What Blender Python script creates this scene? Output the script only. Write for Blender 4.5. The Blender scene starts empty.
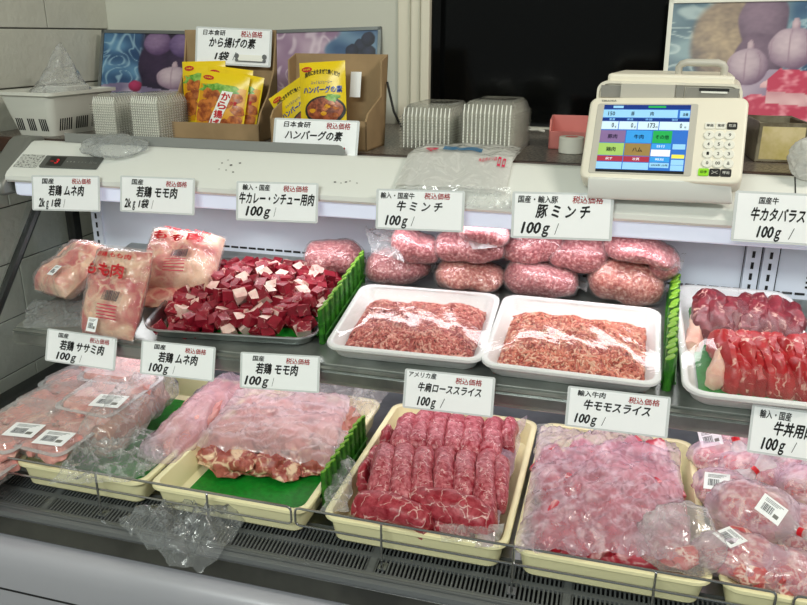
import bpy, math, random
from mathutils import Vector, Matrix, noise, Euler
V = Vector
R_ = math.radians
random.seed(7)
SC = bpy.context.scene
COL = SC.collection

# ------------------------------------------------------------------ camera
FPX, CX, CY = 770.0, 403.5, 302.5
YAW, PITCH, ROLL = R_(15.7), R_(19.2), R_(0.3)
CAM = V((0, 0, 1.45))
_fh = V((-math.sin(YAW), math.cos(YAW), 0)); _r = V((math.cos(YAW), math.sin(YAW), 0)); _z = V((0, 0, 1))
CF = _fh * math.cos(PITCH) - _z * math.sin(PITCH)
_u = _fh * math.sin(PITCH) + _z * math.cos(PITCH)
CR = _r * math.cos(ROLL) + _u * math.sin(ROLL)
CU = -_r * math.sin(ROLL) + _u * math.cos(ROLL)
cd = bpy.data.cameras.new('camera'); cam = bpy.data.objects.new('camera', cd); COL.objects.link(cam)
cd.sensor_width = 36; cd.lens = FPX / 807 * 36; cd.clip_start = .02
m = Matrix((CR, CU, -CF)).transposed().to_4x4(); m.translation = CAM
cam.matrix_world = m
SC.camera = cam

def ray(u, v): return CR * ((u - CX) / FPX) - CU * ((v - CY) / FPX) + CF
def onP(u, v, p, n):                       # where a sight line meets a real plane of the place
    d = ray(u, v); n = V(n)
    return CAM + d * ((V(p) - CAM).dot(n) / d.dot(n))
def onZ(u, v, z): return onP(u, v, (0, 0, z), (0, 0, 1))
def onY(u, v, y): return onP(u, v, (0, y, 0), (0, 1, 0))
TILT = R_(10)
SN = V((0, -math.sin(TILT), math.cos(TILT))); S0 = V((0, .975, .995))
def onS(u, v, h=0): return onP(u, v, S0 + SN * h, SN)
SHELF_M = Matrix.Rotation(TILT, 4, 'X')

def nz(p, s=1.0, o=0.0): return noise.noise(V((p[0] * s + o, p[1] * s + o * .7, p[2] * s - o)))
def fbm(p, s, o=0.0): return nz(p, s, o) + .5 * nz(p, s * 2.1, o + 3) + .25 * nz(p, s * 4.3, o + 9)
def ridge(p, s, o=0.0): return (1 - abs(nz(p, s, o)) * 2.2) * .6 + (1 - abs(nz(p, s * 2.3, o + 5)) * 2.2) * .4

# ------------------------------------------------------------------ materials
def lin(c):
    def f(x):
        x /= 255.0
        return x / 12.92 if x <= .04045 else ((x + .055) / 1.055) ** 2.4
    return (f(c[0]), f(c[1]), f(c[2]), 1)
M = {}
def newmat(name):
    m = bpy.data.materials.new(name); m.use_nodes = True
    nt = m.node_tree; nt.nodes.clear()
    out = nt.nodes.new('ShaderNodeOutputMaterial')
    M[name] = m
    return m, nt, out
def N(nt, t, **kw):
    n = nt.nodes.new(t)
    for k, v in kw.items():
        if k in n.inputs: n.inputs[k].default_value = v
        else: setattr(n, k, v)
    return n
def L(nt, a, b): nt.links.new(a, b)
def coords(nt, rnd=True):
    tc = N(nt, 'ShaderNodeTexCoord')
    if not rnd: return tc.outputs['Object']
    oi = N(nt, 'ShaderNodeObjectInfo')
    mul = N(nt, 'ShaderNodeMath', operation='MULTIPLY'); mul.inputs[1].default_value = 37.0
    L(nt, oi.outputs['Random'], mul.inputs[0])
    ad = N(nt, 'ShaderNodeVectorMath', operation='ADD')
    L(nt, tc.outputs['Object'], ad.inputs[0]); L(nt, mul.outputs[0], ad.inputs[1])
    return ad.outputs[0]
def ramp(nt, src, stops):
    r = N(nt, 'ShaderNodeValToRGB')
    e = r.color_ramp.elements
    while len(e) < len(stops): e.new(.5)
    for i, (p, c) in enumerate(stops): e[i].position = p; e[i].color = c if len(c) == 4 else lin(c)
    L(nt, src, r.inputs[0])
    return r.outputs[0]
def tex(nt, co, scale, detail=4, rough=.55, dist=0):
    n = N(nt, 'ShaderNodeTexNoise'); n.inputs['Scale'].default_value = scale; n.inputs['Detail'].default_value = detail
    n.inputs['Roughness'].default_value = rough; n.inputs['Distortion'].default_value = dist
    L(nt, co, n.inputs['Vector']); return n.outputs[0]
def bumpn(nt, h, strength, dist=.002):
    b = N(nt, 'ShaderNodeBump'); b.inputs['Strength'].default_value = strength; b.inputs['Distance'].default_value = dist
    L(nt, h, b.inputs['Height']); return b.outputs[0]
def mat(name, col, rough=.5, metal=0, spec=.5, col2=None, nscale=20, stops=(.4, .62), bump=0, bscale=60, bdist=.002, coat=0, emit=0, sss=0, rnd=True, detail=4):
    m, nt, out = newmat(name)
    p = N(nt, 'ShaderNodeBsdfPrincipled')
    p.inputs['Roughness'].default_value = rough; p.inputs['Metallic'].default_value = metal
    p.inputs['Specular IOR Level'].default_value = spec; p.inputs['Coat Weight'].default_value = coat; p.inputs['Coat Roughness'].default_value = .08
    p.inputs['Base Color'].default_value = lin(col)
    if sss: p.inputs['Subsurface Weight'].default_value = sss; p.inputs['Subsurface Radius'].default_value = (.004, .002, .0015); p.inputs['Subsurface Scale'].default_value = 1
    co = coords(nt, rnd) if (col2 or bump) else None
    if col2:
        L(nt, ramp(nt, tex(nt, co, nscale, detail), [(stops[0], col), (stops[1], col2)]), p.inputs['Base Color'])
    if bump: L(nt, bumpn(nt, tex(nt, co, bscale, 5), bump, bdist), p.inputs['Normal'])
    if emit:
        p.inputs['Emission Color'].default_value = lin(col); p.inputs['Emission Strength'].default_value = emit
    L(nt, p.outputs[0], out.inputs[0]); return m
def meat(name, lean, lean2, fat, fscale=55, fatw=.09, patch=(.5, .62), nscale=30, rough=.38, bump=.35, vein=True, fatpatch=None):
    # lean flesh mottled between two reds, veins and patches of fat
    m, nt, out = newmat(name); co = coords(nt)
    p = N(nt, 'ShaderNodeBsdfPrincipled'); p.inputs['Roughness'].default_value = rough; p.inputs['Specular IOR Level'].default_value = .45
    p.inputs['Subsurface Weight'].default_value = .12; p.inputs['Subsurface Radius'].default_value = (.004, .0015, .001); p.inputs['Subsurface Scale'].default_value = 1
    base = ramp(nt, tex(nt, co, nscale, 5, .6), [(.38, lean), (.64, lean2)])
    cur = base
    def over(cur, fac, c):
        mx = N(nt, 'ShaderNodeMix', data_type='RGBA'); L(nt, fac, mx.inputs[0]); L(nt, cur, mx.inputs[6]); mx.inputs[7].default_value = lin(c); return mx.outputs[2]
    if vein:
        nn = N(nt, 'ShaderNodeTexNoise'); nn.inputs['Scale'].default_value = fscale * .8; nn.inputs['Detail'].default_value = 3; L(nt, co, nn.inputs['Vector'])
        sc = N(nt, 'ShaderNodeVectorMath', operation='SCALE'); sc.inputs[3].default_value = .035; L(nt, nn.outputs[1], sc.inputs[0])
        ad = N(nt, 'ShaderNodeVectorMath', operation='ADD'); L(nt, co, ad.inputs[0]); L(nt, sc.outputs[0], ad.inputs[1])
        vo = N(nt, 'ShaderNodeTexVoronoi', feature='DISTANCE_TO_EDGE'); vo.inputs['Scale'].default_value = fscale; L(nt, ad.outputs[0], vo.inputs['Vector'])
        v = ramp(nt, vo.outputs['Distance'], [(0, (255, 255, 255)), (fatw, (0, 0, 0))])
        mk = ramp(nt, tex(nt, co, nscale * .9, 3), [(patch[0], (0, 0, 0)), (patch[1], (255, 255, 255))])
        mu = N(nt, 'ShaderNodeMath', operation='MULTIPLY'); L(nt, v, mu.inputs[0]); L(nt, mk, mu.inputs[1])
        cur = over(cur, mu.outputs[0], fat)
    if fatpatch:
        f2 = ramp(nt, tex(nt, co, fatpatch[0], 3, .5, .6), [(fatpatch[1], (0, 0, 0)), (fatpatch[2], (255, 255, 255))])
        cur = over(cur, f2, fat)
    L(nt, cur, p.inputs['Base Color'])
    L(nt, bumpn(nt, tex(nt, co, 120, 5), bump, .0025), p.inputs['Normal'])
    L(nt, p.outputs[0], out.inputs[0]); return m
def fres(nt, ior, nrm=None):
    f = N(nt, 'ShaderNodeFresnel'); g = N(nt, 'ShaderNodeNewGeometry')
    mx = N(nt, 'ShaderNodeMath', operation='MULTIPLY_ADD'); mx.inputs[1].default_value = 1 / ior - ior; mx.inputs[2].default_value = ior   # thin sheet: same from both sides
    L(nt, g.outputs['Backfacing'], mx.inputs[0]); L(nt, mx.outputs[0], f.inputs[0])
    if nrm is not None: L(nt, nrm, f.inputs['Normal'])
    return f
def film(name, base=.08, edge=.4, streak=.15, milky=(236, 238, 240), bscale=45, bstr=.6, gl=.10, dist=1.5, fr=1.0):
    # thin plastic: see-through with a milky share, shiny along its creases
    m, nt, out = newmat(name); co = coords(nt)
    h = tex(nt, co, bscale, 3, .5, dist)
    nrm = bumpn(nt, h, bstr, .006)
    tr = N(nt, 'ShaderNodeBsdfTransparent'); df = N(nt, 'ShaderNodeBsdfDiffuse'); df.inputs[0].default_value = lin(milky); L(nt, nrm, df.inputs['Normal'])
    tl = N(nt, 'ShaderNodeBsdfTranslucent'); tl.inputs[0].default_value = lin(milky)
    dm = N(nt, 'ShaderNodeMixShader'); dm.inputs[0].default_value = .4; L(nt, df.outputs[0], dm.inputs[1]); L(nt, tl.outputs[0], dm.inputs[2])
    lw = N(nt, 'ShaderNodeLayerWeight'); lw.inputs[0].default_value = .35
    e = N(nt, 'ShaderNodeMath', operation='MULTIPLY_ADD'); e.inputs[1].default_value = edge; e.inputs[2].default_value = base; L(nt, lw.outputs['Facing'], e.inputs[0])
    st = ramp(nt, tex(nt, co, bscale * 1.3, 4, .6, 2.5), [(.5, (0, 0, 0)), (.72, (255, 255, 255))])
    s = N(nt, 'ShaderNodeMath', operation='MULTIPLY_ADD', use_clamp=True); s.inputs[1].default_value = streak; L(nt, st, s.inputs[0]); L(nt, e.outputs[0], s.inputs[2])
    m1 = N(nt, 'ShaderNodeMixShader'); L(nt, s.outputs[0], m1.inputs[0]); L(nt, tr.outputs[0], m1.inputs[1]); L(nt, dm.outputs[0], m1.inputs[2])
    gg = N(nt, 'ShaderNodeBsdfGlossy'); gg.inputs['Roughness'].default_value = gl + .03; L(nt, nrm, gg.inputs['Normal'])
    fz = fres(nt, 1.5, nrm)
    fm = N(nt, 'ShaderNodeMath', operation='MULTIPLY'); fm.inputs[1].default_value = fr; L(nt, fz.outputs[0], fm.inputs[0])
    m2 = N(nt, 'ShaderNodeMixShader'); L(nt, fm.outputs[0], m2.inputs[0]); L(nt, m1.outputs[0], m2.inputs[1]); L(nt, gg.outputs[0], m2.inputs[2])
    L(nt, m2.outputs[0], out.inputs[0]); return m

# room and case
mat('wall_paint', (206, 206, 196), .8, bump=.45, bscale=70, bdist=.004, col2=(199, 199, 189), nscale=9)
mat('plaster', (206, 206, 194), .6, bump=.08, bscale=30)
mat('joint', (96, 96, 90), .9)
mat('trim_paint', (226, 220, 202), .5)
mat('black_glass', (6, 7, 7), .12, spec=.25)
mat('floor_vinyl', (120, 118, 112), .5, col2=(105, 104, 100))
mat('granite', (134, 124, 114), .35, col2=(44, 40, 38), nscale=200, stops=(.44, .56), rnd=False)
mat('wood_edge', (62, 36, 24), .45, col2=(40, 24, 16), nscale=30)
mat('enamel', (230, 232, 228), .35, spec=.4, bump=.02, bscale=8)
mat('enamel_spot', (60, 58, 52), .6)
mat('canopy_grey', (150, 152, 150), .38, metal=.3)
mat('cap_grey', (128, 130, 126), .35, metal=.35)
mat('back_white', (214, 222, 234), .45, spec=.35)
mat('slot_black', (12, 13, 15), .6)
mat('steel', (176, 180, 180), .28, metal=1, col2=(150, 154, 154), nscale=14)
mat('shelf_grey', (168, 172, 168), .32, metal=.7, col2=(140, 144, 140), nscale=12)
mat('chrome', (196, 198, 200), .14, metal=1)
mat('lamp_white', (216, 222, 240), .4, emit=.34)
mat('grille_grey', (92, 95, 97), .35, spec=.5)
mat('nosing_grey', (128, 131, 134), .3, metal=.6)
mat('bumper', (66, 66, 62), .16, col2=(50, 50, 48), nscale=10, bump=.03)
mat('panel_grey', (186, 186, 196), .22, metal=.25, bump=.02, bscale=6)
mat('frame_dark', (42, 44, 44), .4, metal=.4)
mat('led_panel', (86, 88, 86), .4)
mat('led_red', (200, 30, 40), .4, emit=.5)
mat('sticker', (200, 202, 198), .5, col2=(120, 122, 120), nscale=300, stops=(.52, .56), rnd=False)
m_, nt_, o_ = newmat('glass'); t_ = N(nt_, 'ShaderNodeBsdfTransparent'); g_ = N(nt_, 'ShaderNodeBsdfGlossy'); g_.inputs['Roughness'].default_value = .03
x_ = N(nt_, 'ShaderNodeMixShader'); f_ = fres(nt_, 1.45)
t_.inputs[0].default_value = (.93, .95, .94, 1)
L(nt_, f_.outputs[0], x_.inputs[0]); L(nt_, t_.outputs[0], x_.inputs[1]); L(nt_, g_.outputs[0], x_.inputs[2]); L(nt_, x_.outputs[0], o_.inputs[0])
# trays and greens
mat('cream', (240, 233, 188), .38, sss=.0, bump=.03, bscale=20)
mat('white_plastic', (228, 229, 230), .35)
mat('green_mat', (10, 138, 38), .5, col2=(6, 118, 30), nscale=120, bump=.25, bscale=500)
mat('leaf_green', (56, 128, 30), .4, col2=(28, 88, 18), nscale=90)
mat('leaf_tip', (116, 166, 44), .45)
# meat
meat('beef_roll', (144, 30, 48), (198, 112, 122), (230, 190, 190), 64, .045, (.42, .58), 150)
meat('beef_front', (140, 22, 40), (178, 70, 82), (228, 188, 184), 46, .05, (.40, .56), 110)
meat('beef_dice', (118, 14, 32), (150, 28, 48), (222, 180, 172), 60, .05, (.52, .62), 60)
meat('beef_fat', (232, 206, 196), (214, 168, 160), (190, 90, 94), 40, .05, (.55, .65), 50)
meat('rib_dark', (96, 26, 38), (126, 44, 54), (206, 166, 156), 44, .06, (.5, .64), 50, fatpatch=(44, .62, .70))
meat('rib_bright', (156, 16, 26), (186, 40, 46), (232, 188, 174), 44, .05, (.5, .62), 50, fatpatch=(46, .62, .70))
meat('rib_fat', (236, 206, 184), (220, 160, 146), (226, 180, 170), 30, .06, (.5, .6), 26)
meat('film_beef', (170, 30, 52), (198, 84, 100), (236, 200, 204), 30, .08, (.5, .6), 40, fatpatch=(26, .54, .64))
meat('bag_beef', (190, 70, 74), (206, 118, 116), (240, 210, 200), 50, .12, (.4, .5), 50, fatpatch=(60, .52, .6))
meat('chicken', (208, 136, 130), (226, 172, 162), (238, 206, 190), 40, .09, (.5, .64), 26, rough=.3, bump=.5)
meat('chicken_skin', (196, 92, 96), (214, 138, 128), (228, 190, 164), 40, .12, (.42, .56), 34, fatpatch=(22, .44, .62))
meat('chicken_thigh', (146, 66, 60), (190, 112, 98), (236, 206, 176), 30, .08, (.5, .6), 60, fatpatch=(46, .55, .64))
meat('chicken_brown', (142, 98, 86), (176, 128, 114), (224, 190, 170), 40, .08, (.5, .6), 40)
def ground(name, a, b, c, s):
    m, nt, out = newmat(name); co = coords(nt)
    p = N(nt, 'ShaderNodeBsdfPrincipled'); p.inputs['Roughness'].default_value = .45
    L(nt, ramp(nt, tex(nt, co, s, 3, .6), [(.34, a), (.52, b), (.68, c)]), p.inputs['Base Color'])
    L(nt, bumpn(nt, tex(nt, co, s * 1.3, 3), .7, .003), p.inputs['Normal'])
    L(nt, p.outputs[0], out.inputs[0])
for k_, c_ in enumerate(((172, 76, 72), (212, 122, 112), (234, 172, 158))):
    mat('mince_beef' + 'abc'[k_], c_, .45, col2=tuple(max(0, x - 26) for x in c_), nscale=120, rnd=False)
for k_, c_ in enumerate(((186, 84, 70), (226, 136, 114), (242, 190, 166))):
    mat('mince_pork' + 'abc'[k_], c_, .45, col2=tuple(max(0, x - 26) for x in c_), nscale=120, rnd=False)
ground('mince_bag', (128, 40, 50), (174, 92, 96), (222, 172, 170), 200)
ground('mince_bag_pale', (148, 58, 52), (192, 112, 100), (230, 186, 172), 200)
# plastics
film('cling', .015, .05, .04, bscale=9, bstr=.22, gl=.05, dist=3.0, fr=.9)
film('cling_bag', .05, .22, .12, bscale=40, bstr=.5, gl=.10)
film('poly', .16, .30, .34, bscale=20, bstr=.9, gl=.08)
film('poly_milky', .30, .26, .26, bscale=18, bstr=.6, gl=.14)
film('poly_film', .34, .25, .45, milky=(236, 220, 228), bscale=15, bstr=.9, gl=.10)
film('poly_pink', .29, .22, .40, milky=(232, 212, 230), bscale=17, bstr=.9, gl=.10)
film('poly_grey', .26, .26, .26, milky=(196, 200, 204), bscale=28, bstr=.8, gl=.08)
film('pack_clear', .08, .50, .08, bscale=14, bstr=.2, gl=.05)
film('pack_stack', .15, .34, .05, milky=(226, 226, 216), bscale=12, bstr=.1, gl=.08)
film('poly_stack', .74, .2, .3, milky=(240, 240, 238), bscale=24, bstr=.7, gl=.1)
# paper, boxes, print
mat('card_white', (250, 252, 255), .45, spec=.3)
mat('sleeve', (214, 218, 220), .15, spec=.6)
mat('ink', (14, 13, 14), .55)
mat('ink_red', (196, 22, 34), .55)
mat('ink_pink', (212, 40, 84), .5)
mat('ink_blue', (50, 116, 160), .5)
mat('ink_faint', (120, 120, 116), .6)
mat('grey_clip', (110, 112, 114), .3, metal=.5)
mat('cardboard', (166, 138, 102), .8, col2=(152, 126, 92), nscale=14, bump=.05)
mat('cardboard_edge', (140, 108, 72), .9)
mat('pouch_yellow', (238, 206, 22), .28, spec=.5, bump=.05, bscale=30)
mat('pouch_orange', (226, 160, 20), .3)
mat('pouch_brown', (206, 120, 50), .3, col2=(140, 62, 22), nscale=90)
mat('pouch_meat', (110, 46, 24), .3, col2=(182, 96, 60), nscale=120)
mat('pouch_green', (84, 150, 40), .3, col2=(150, 196, 90), nscale=120)
mat('white_print', (246, 246, 240), .4)
mat('tape_white', (226, 224, 214), .6)
mat('tape_red', (206, 20, 36), .4)
mat('pink_box', (204, 122, 116), .5, col2=(194, 110, 104), nscale=10)
mat('tin', (168, 160, 138), .42, metal=.55, col2=(120, 110, 90), nscale=24)
mat('tin_paper', (214, 198, 154), .7, col2=(186, 170, 104), nscale=22)
mat('tin_inside', (96, 66, 34), .4, metal=.6, col2=(60, 42, 22), nscale=18)
mat('basket', (214, 214, 206), .4)
mat('cable', (14, 14, 14), .4)
mat('barcode_ink', (52, 56, 66), .5)
# scale
mat('scale_body', (236, 230, 214), .38)
mat('scale_grey', (142, 140, 134), .4)
mat('scale_bezel', (196, 192, 182), .35)
mat('scale_dark', (30, 30, 30), .35)
mat('key_white', (238, 236, 226), .45)
mat('key_black', (30, 28, 28), .45)
mat('key_green', (150, 224, 40), .4)
for n_, c_ in dict(sc_navy=(24, 52, 128), sc_sky=(150, 204, 240), sc_pale=(206, 230, 244), sc_purple=(130, 104, 150), sc_blue=(58, 152, 226), sc_green=(40, 168, 84), sc_lime=(160, 196, 104), sc_brown=(150, 124, 72), sc_red=(168, 52, 72), sc_mid=(50, 110, 200), sc_ink=(16, 24, 44), sc_yellow=(232, 224, 90), sc_white=(236, 244, 250)).items():
    mat(n_, c_, .25, emit=.30)
# pictures
m_, nt_, o_ = newmat('picture_print'); p_ = N(nt_, 'ShaderNodeBsdfPrincipled'); p_.inputs['Roughness'].default_value = .3; at_ = N(nt_, 'ShaderNodeAttribute', attribute_name='ink'); L(nt_, at_.outputs[0], p_.inputs[0]); L(nt_, p_.outputs[0], o_.inputs[0])
mat('pic_frame', (120, 124, 124), .35, metal=.5)
mat('pic_border', (224, 224, 214), .4)
mat('pic_blue', (52, 92, 140), .25, col2=(120, 160, 190), nscale=26, stops=(.35, .7), detail=6)
mat('pic_teal', (96, 132, 148), .25, col2=(160, 186, 190), nscale=30, stops=(.35, .7), detail=6)
mat('pic_strand', (110, 150, 184), .3)
mat('pic_dark', (34, 26, 50), .25, col2=(58, 40, 70), nscale=14)
mat('pic_plum', (104, 80, 120), .25, col2=(150, 128, 160), nscale=12)
mat('pic_brown', (150, 128, 120), .25, col2=(116, 98, 104), nscale=16, detail=6)
mat('pic_garlic', (190, 164, 176), .25, col2=(160, 136, 156), nscale=14)
mat('pic_garlic_line', (140, 112, 136), .3)
mat('pic_lilac', (176, 160, 186), .25, col2=(150, 132, 164), nscale=8)
mat('pic_steak', (206, 84, 110), .25, col2=(226, 136, 150), nscale=34, stops=(.42, .6), detail=6)
mat('pic_fat', (226, 180, 186), .25)
mat('pic_radish', (170, 40, 84), .25)

# ------------------------------------------------------------------ mesh helpers
class MB:
    def __init__(s): s.v = []; s.f = []; s.m = []; s.mats = []
    def mi(s, n):
        if n not in s.mats: s.mats.append(n)
        return s.mats.index(n)
    def add(s, vs, fs, mt, T=None):
        o = len(s.v); k = s.mi(mt)
        s.v += [(T @ V(p)) if T is not None else V(p) for p in vs]
        s.f += [tuple(i + o for i in f) for f in fs]; s.m += [k] * len(fs)
        return s
    def box(s, lo, hi, mt, T=None):
        x0, y0, z0 = lo; x1, y1, z1 = hi
        vs = [(x0, y0, z0), (x1, y0, z0), (x1, y1, z0), (x0, y1, z0), (x0, y0, z1), (x1, y0, z1), (x1, y1, z1), (x0, y1, z1)]
        return s.add(vs, [(0, 3, 2, 1), (4, 5, 6, 7), (0, 1, 5, 4), (1, 2, 6, 5), (2, 3, 7, 6), (3, 0, 4, 7)], mt, T)
    def loft(s, loops, mt, cap0=True, cap1=True, T=None, closed=True):
        n = len(loops[0]); vs = [p for l in loops for p in l]; fs = []
        for a in range(len(loops) - 1):
            for i in range(n if closed else n - 1):
                j = (i + 1) % n
                fs.append((a * n + i, a * n + j, (a + 1) * n + j, (a + 1) * n + i))
        if cap0: fs.append(tuple(range(n - 1, -1, -1)))
        if cap1: fs.append(tuple((len(loops) - 1) * n + i for i in range(n)))
        return s.add(vs, fs, mt, T)
    def prism(s, prof, x0, x1, mt, T=None):           # profile of (y, z) pulled along X
        a = [(x0, y, z) for y, z in prof]; b = [(x1, y, z) for y, z in prof]
        return s.loft([a, b], mt, T=T)
    def tube(s, pts, r, mt, n=6, T=None, cap=True, closed=False):
        pts = [V(p) for p in pts]; loops = []; prev = None; K = len(pts)
        for i, p in enumerate(pts):
            d = (pts[(i + 1) % K] - pts[i - 1]) if closed else (pts[min(i + 1, K - 1)] - pts[max(i - 1, 0)])
            d.normalize()
            a = d.cross(V((0, 0, 1)) if abs(d.z) < .9 else V((1, 0, 0))) if prev is None else prev - d * prev.dot(d)
            a.normalize(); b = d.cross(a); prev = a
            rr = r[i] if isinstance(r, (list, tuple)) else r
            loops.append([p + (a * math.cos(2 * math.pi * k / n) + b * math.sin(2 * math.pi * k / n)) * rr for k in range(n)])
        if closed: loops.append(loops[0])
        return s.loft(loops, mt, cap and not closed, cap and not closed, T)
    def sheet(s, fn, nu, nv, mt, T=None):
        vs = [fn(i / nu, j / nv) for j in range(nv + 1) for i in range(nu + 1)]
        fs = [(j * (nu + 1) + i, j * (nu + 1) + i + 1, (j + 1) * (nu + 1) + i + 1, (j + 1) * (nu + 1) + i) for j in range(nv) for i in range(nu)]
        return s.add(vs, fs, mt, T)
    def blob(s, fn, nu, nv, mt, T=None):              # closed surface over longitude u and latitude v
        vs = [fn(0, -1)]; fs = []
        for j in range(1, nv):
            for i in range(nu): vs.append(fn(i / nu, -1 + 2 * j / nv))
        vs.append(fn(0, 1)); last = len(vs) - 1
        for i in range(nu):
            k = (i + 1) % nu
            fs.append((0, 1 + k, 1 + i)); fs.append((last, last - nu + i, last - nu + k))
            for j in range(nv - 2):
                a = 1 + j * nu
                fs.append((a + i, a + k, a + nu + k, a + nu + i))
        return s.add(vs, fs, mt, T)
    def disc(s, c, rx, ry, mt, T=None, n=20, e=1.0):
        vs = [V(c)] + [V((c[0] + rx * math.cos(2 * math.pi * i / n), c[1] + ry * math.sin(2 * math.pi * i / n), c[2])) for i in range(n)]
        return s.add(vs, [(0, 1 + i, 1 + (i + 1) % n) for i in range(n)], mt, T)
    def poly(s, pts, mt, T=None): return s.add(pts, [tuple(range(len(pts)))], mt, T)
    def text(s, body, x0, x1, y0, y1, mt, fn=None, bold=.018, shear=.0, z=.0004, T=None, keep=False):
        v0, f0 = glyphs(body, shear)
        if not v0: return s
        vs, fs = list(v0), list(f0)
        if bold > 0:                              # heavier strokes: the same glyph laid again beside itself
            for dx, dy in ((bold, 0), (-bold, 0), (0, bold), (0, -bold)):
                o_ = len(vs); vs += [(p[0] + dx, p[1] + dy) for p in v0]; fs += [tuple(i + o_ for i in f) for f in f0]
        ax = min(p[0] for p in vs); bx = max(p[0] for p in vs); ay = min(p[1] for p in vs); by = max(p[1] for p in vs)
        sx = (x1 - x0) / (bx - ax); sy = (y1 - y0) / (by - ay)
        q = [(x0 + (p[0] - ax) * sx, y0 + (p[1] - ay) * sy) for p in vs]
        return s.add([fn(a, b) if fn else (a, b, z) for a, b in q], fs, mt, T)
    def build(s, name, parent=None, world=False, smooth=True, bevel=0, sub=0, origin=None):
        T = None; org = V((0, 0, 0))
        if parent is not None:
            if world: T = ROOT[parent.name].inverted()
        elif origin is not False:
            if origin is None:
                xs = [p.x for p in s.v]; ys = [p.y for p in s.v]; zs = [p.z for p in s.v]
                org = V(((min(xs) + max(xs)) / 2, (min(ys) + max(ys)) / 2, min(zs)))
            else: org = V(origin)
        me = bpy.data.meshes.new(name)
        me.from_pydata([tuple(T @ p) if T else tuple(p - org) for p in s.v], [], s.f)
        for n in s.mats: me.materials.append(M[n])
        me.polygons.foreach_set('material_index', s.m)
        me.polygons.foreach_set('use_smooth', [bool(smooth)] * len(s.f))
        if smooth and smooth != 'all':
            try: me.set_sharp_from_angle(angle=R_(38))
            except Exception: pass
        me.update()
        o = bpy.data.objects.new(name, me); COL.objects.link(o); o.location = org
        if parent is not None: o.parent = parent
        if bevel:
            b = o.modifiers.new('bevel', 'BEVEL'); b.width = bevel; b.segments = 2; b.limit_method = 'ANGLE'; b.angle_limit = R_(40)
        if sub:
            b = o.modifiers.new('sub', 'SUBSURF'); b.levels = sub; b.render_levels = sub
        return o
_G = {}
def glyphs(body, shear):
    k = (body, shear)
    if k in _G: return _G[k]
    c = bpy.data.curves.new('lettering', 'FONT'); c.body = body; c.shear = shear; c.resolution_u = 2
    o = bpy.data.objects.new('lettering', c); COL.objects.link(o)
    dg = bpy.context.evaluated_depsgraph_get()
    me = bpy.data.meshes.new_from_object(o.evaluated_get(dg))
    r = ([tuple(v.co[:2]) for v in me.vertices], [tuple(p.vertices) for p in me.polygons])
    bpy.data.objects.remove(o); bpy.data.curves.remove(c); bpy.data.meshes.remove(me)
    _G[k] = r; return r
ROOT = {}
def tag(o, label, cat, group=None, kind=None):
    o['label'] = label; o['category'] = cat
    if group: o['group'] = group
    if kind: o['kind'] = kind
    return o
def struct(o):
    o['kind'] = 'structure'; return o
def thing(name, label, cat, mw=None, group=None):
    o = bpy.data.objects.new(name, None); COL.objects.link(o); o.empty_display_size = .02
    if mw is None: mw = Matrix.Identity(4)
    if not isinstance(mw, Matrix): mw = Matrix.Translation(V(mw))
    o.matrix_world = mw; ROOT[o.name] = mw.copy()
    return tag(o, label, cat, group)
def dup(root, mw, label=None, group=None):            # a copy of a thing with copies of its parts
    r = root.copy(); COL.objects.link(r); r.matrix_world = mw; ROOT[r.name] = mw.copy()
    if label: r['label'] = label
    if group: r['group'] = group
    for ch in list(root.children):
        c = ch.copy(); COL.objects.link(c); c.parent = r
        for g in list(ch.children):
            d = g.copy(); COL.objects.link(d); d.parent = c
    return r
def at(p, rz=0, rx=0, ry=0, s=1): return Matrix.Translation(V(p)) @ Euler((rx, ry, rz)).to_matrix().to_4x4() @ Matrix.Diagonal((s, s, s, 1))
def rrect(w, d, r, z=0, n=4, cx=0, cy=0):
    pts = []
    for qx, qy, a0 in ((1, 1, 0), (-1, 1, 90), (-1, -1, 180), (1, -1, 270)):
        for k in range(n + 1):
            a = R_(a0 + 90 * k / n)
            pts.append(V((cx + qx * (w / 2 - r) + r * math.cos(a), cy + qy * (d / 2 - r) + r * math.sin(a), z)))
    return pts
def fit(c4, p, n):                                    # a rectangle standing on a plane: frame matrix, width, height
    q = [onP(u, v, p, n) for u, v in c4]
    ux = ((q[1] - q[0]) + (q[2] - q[3])) / 2; vy = ((q[0] - q[3]) + (q[1] - q[2])) / 2
    w = ux.length; ux.normalize(); nn = V(n).normalized(); 
    if nn.dot(CAM - q[0]) < 0: nn = -nn
    vy = vy - ux * vy.dot(ux); h = vy.length; vy = nn.cross(ux)
    c = (q[0] + q[1] + q[2] + q[3]) / 4
    mm = Matrix((ux, vy, nn)).transposed().to_4x4(); mm.translation = c
    return mm, w, h
# ------------------------------------------------------------------ the room
WX, WY = -1.22, 1.70
b = MB(); b.box((WX - .2, -1.2, 0), (WX - .004, WY, 2.7), 'joint')
z0 = 1.458 - .117 * 13; row = 0
while z0 < 2.7:
    y = -1.2 - (.11 if row % 2 else .3)
    while y < WY:
        a, c = max(y + .0015, -1.2), min(y + .40 - .0015, WY)
        if c > a: b.box((WX - .03, a, max(0, z0 + .0015)), (WX, c, min(2.7, z0 + .1155)), 'wall_paint')
        y += .40
    z0 += .117; row += 1
struct(b.build('wall_left', smooth=False, bevel=.0012))
b = MB()
wx0, wx1, wz0, wz1 = -.418, .62, 1.262, 2.1
for x0, x1, za, zb in ((WX - .2, wx0 - .001, 0, 2.7), (wx1, 2.2, 0, 2.7), (wx0 - .001, wx1, 0, wz0), (wx0 - .001, wx1, wz1, 2.7)):
    b.box((x0, WY, za), (x1, WY + .12, zb), 'plaster')
struct(b.build('wall_back', smooth=False))
b = MB()
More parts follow.
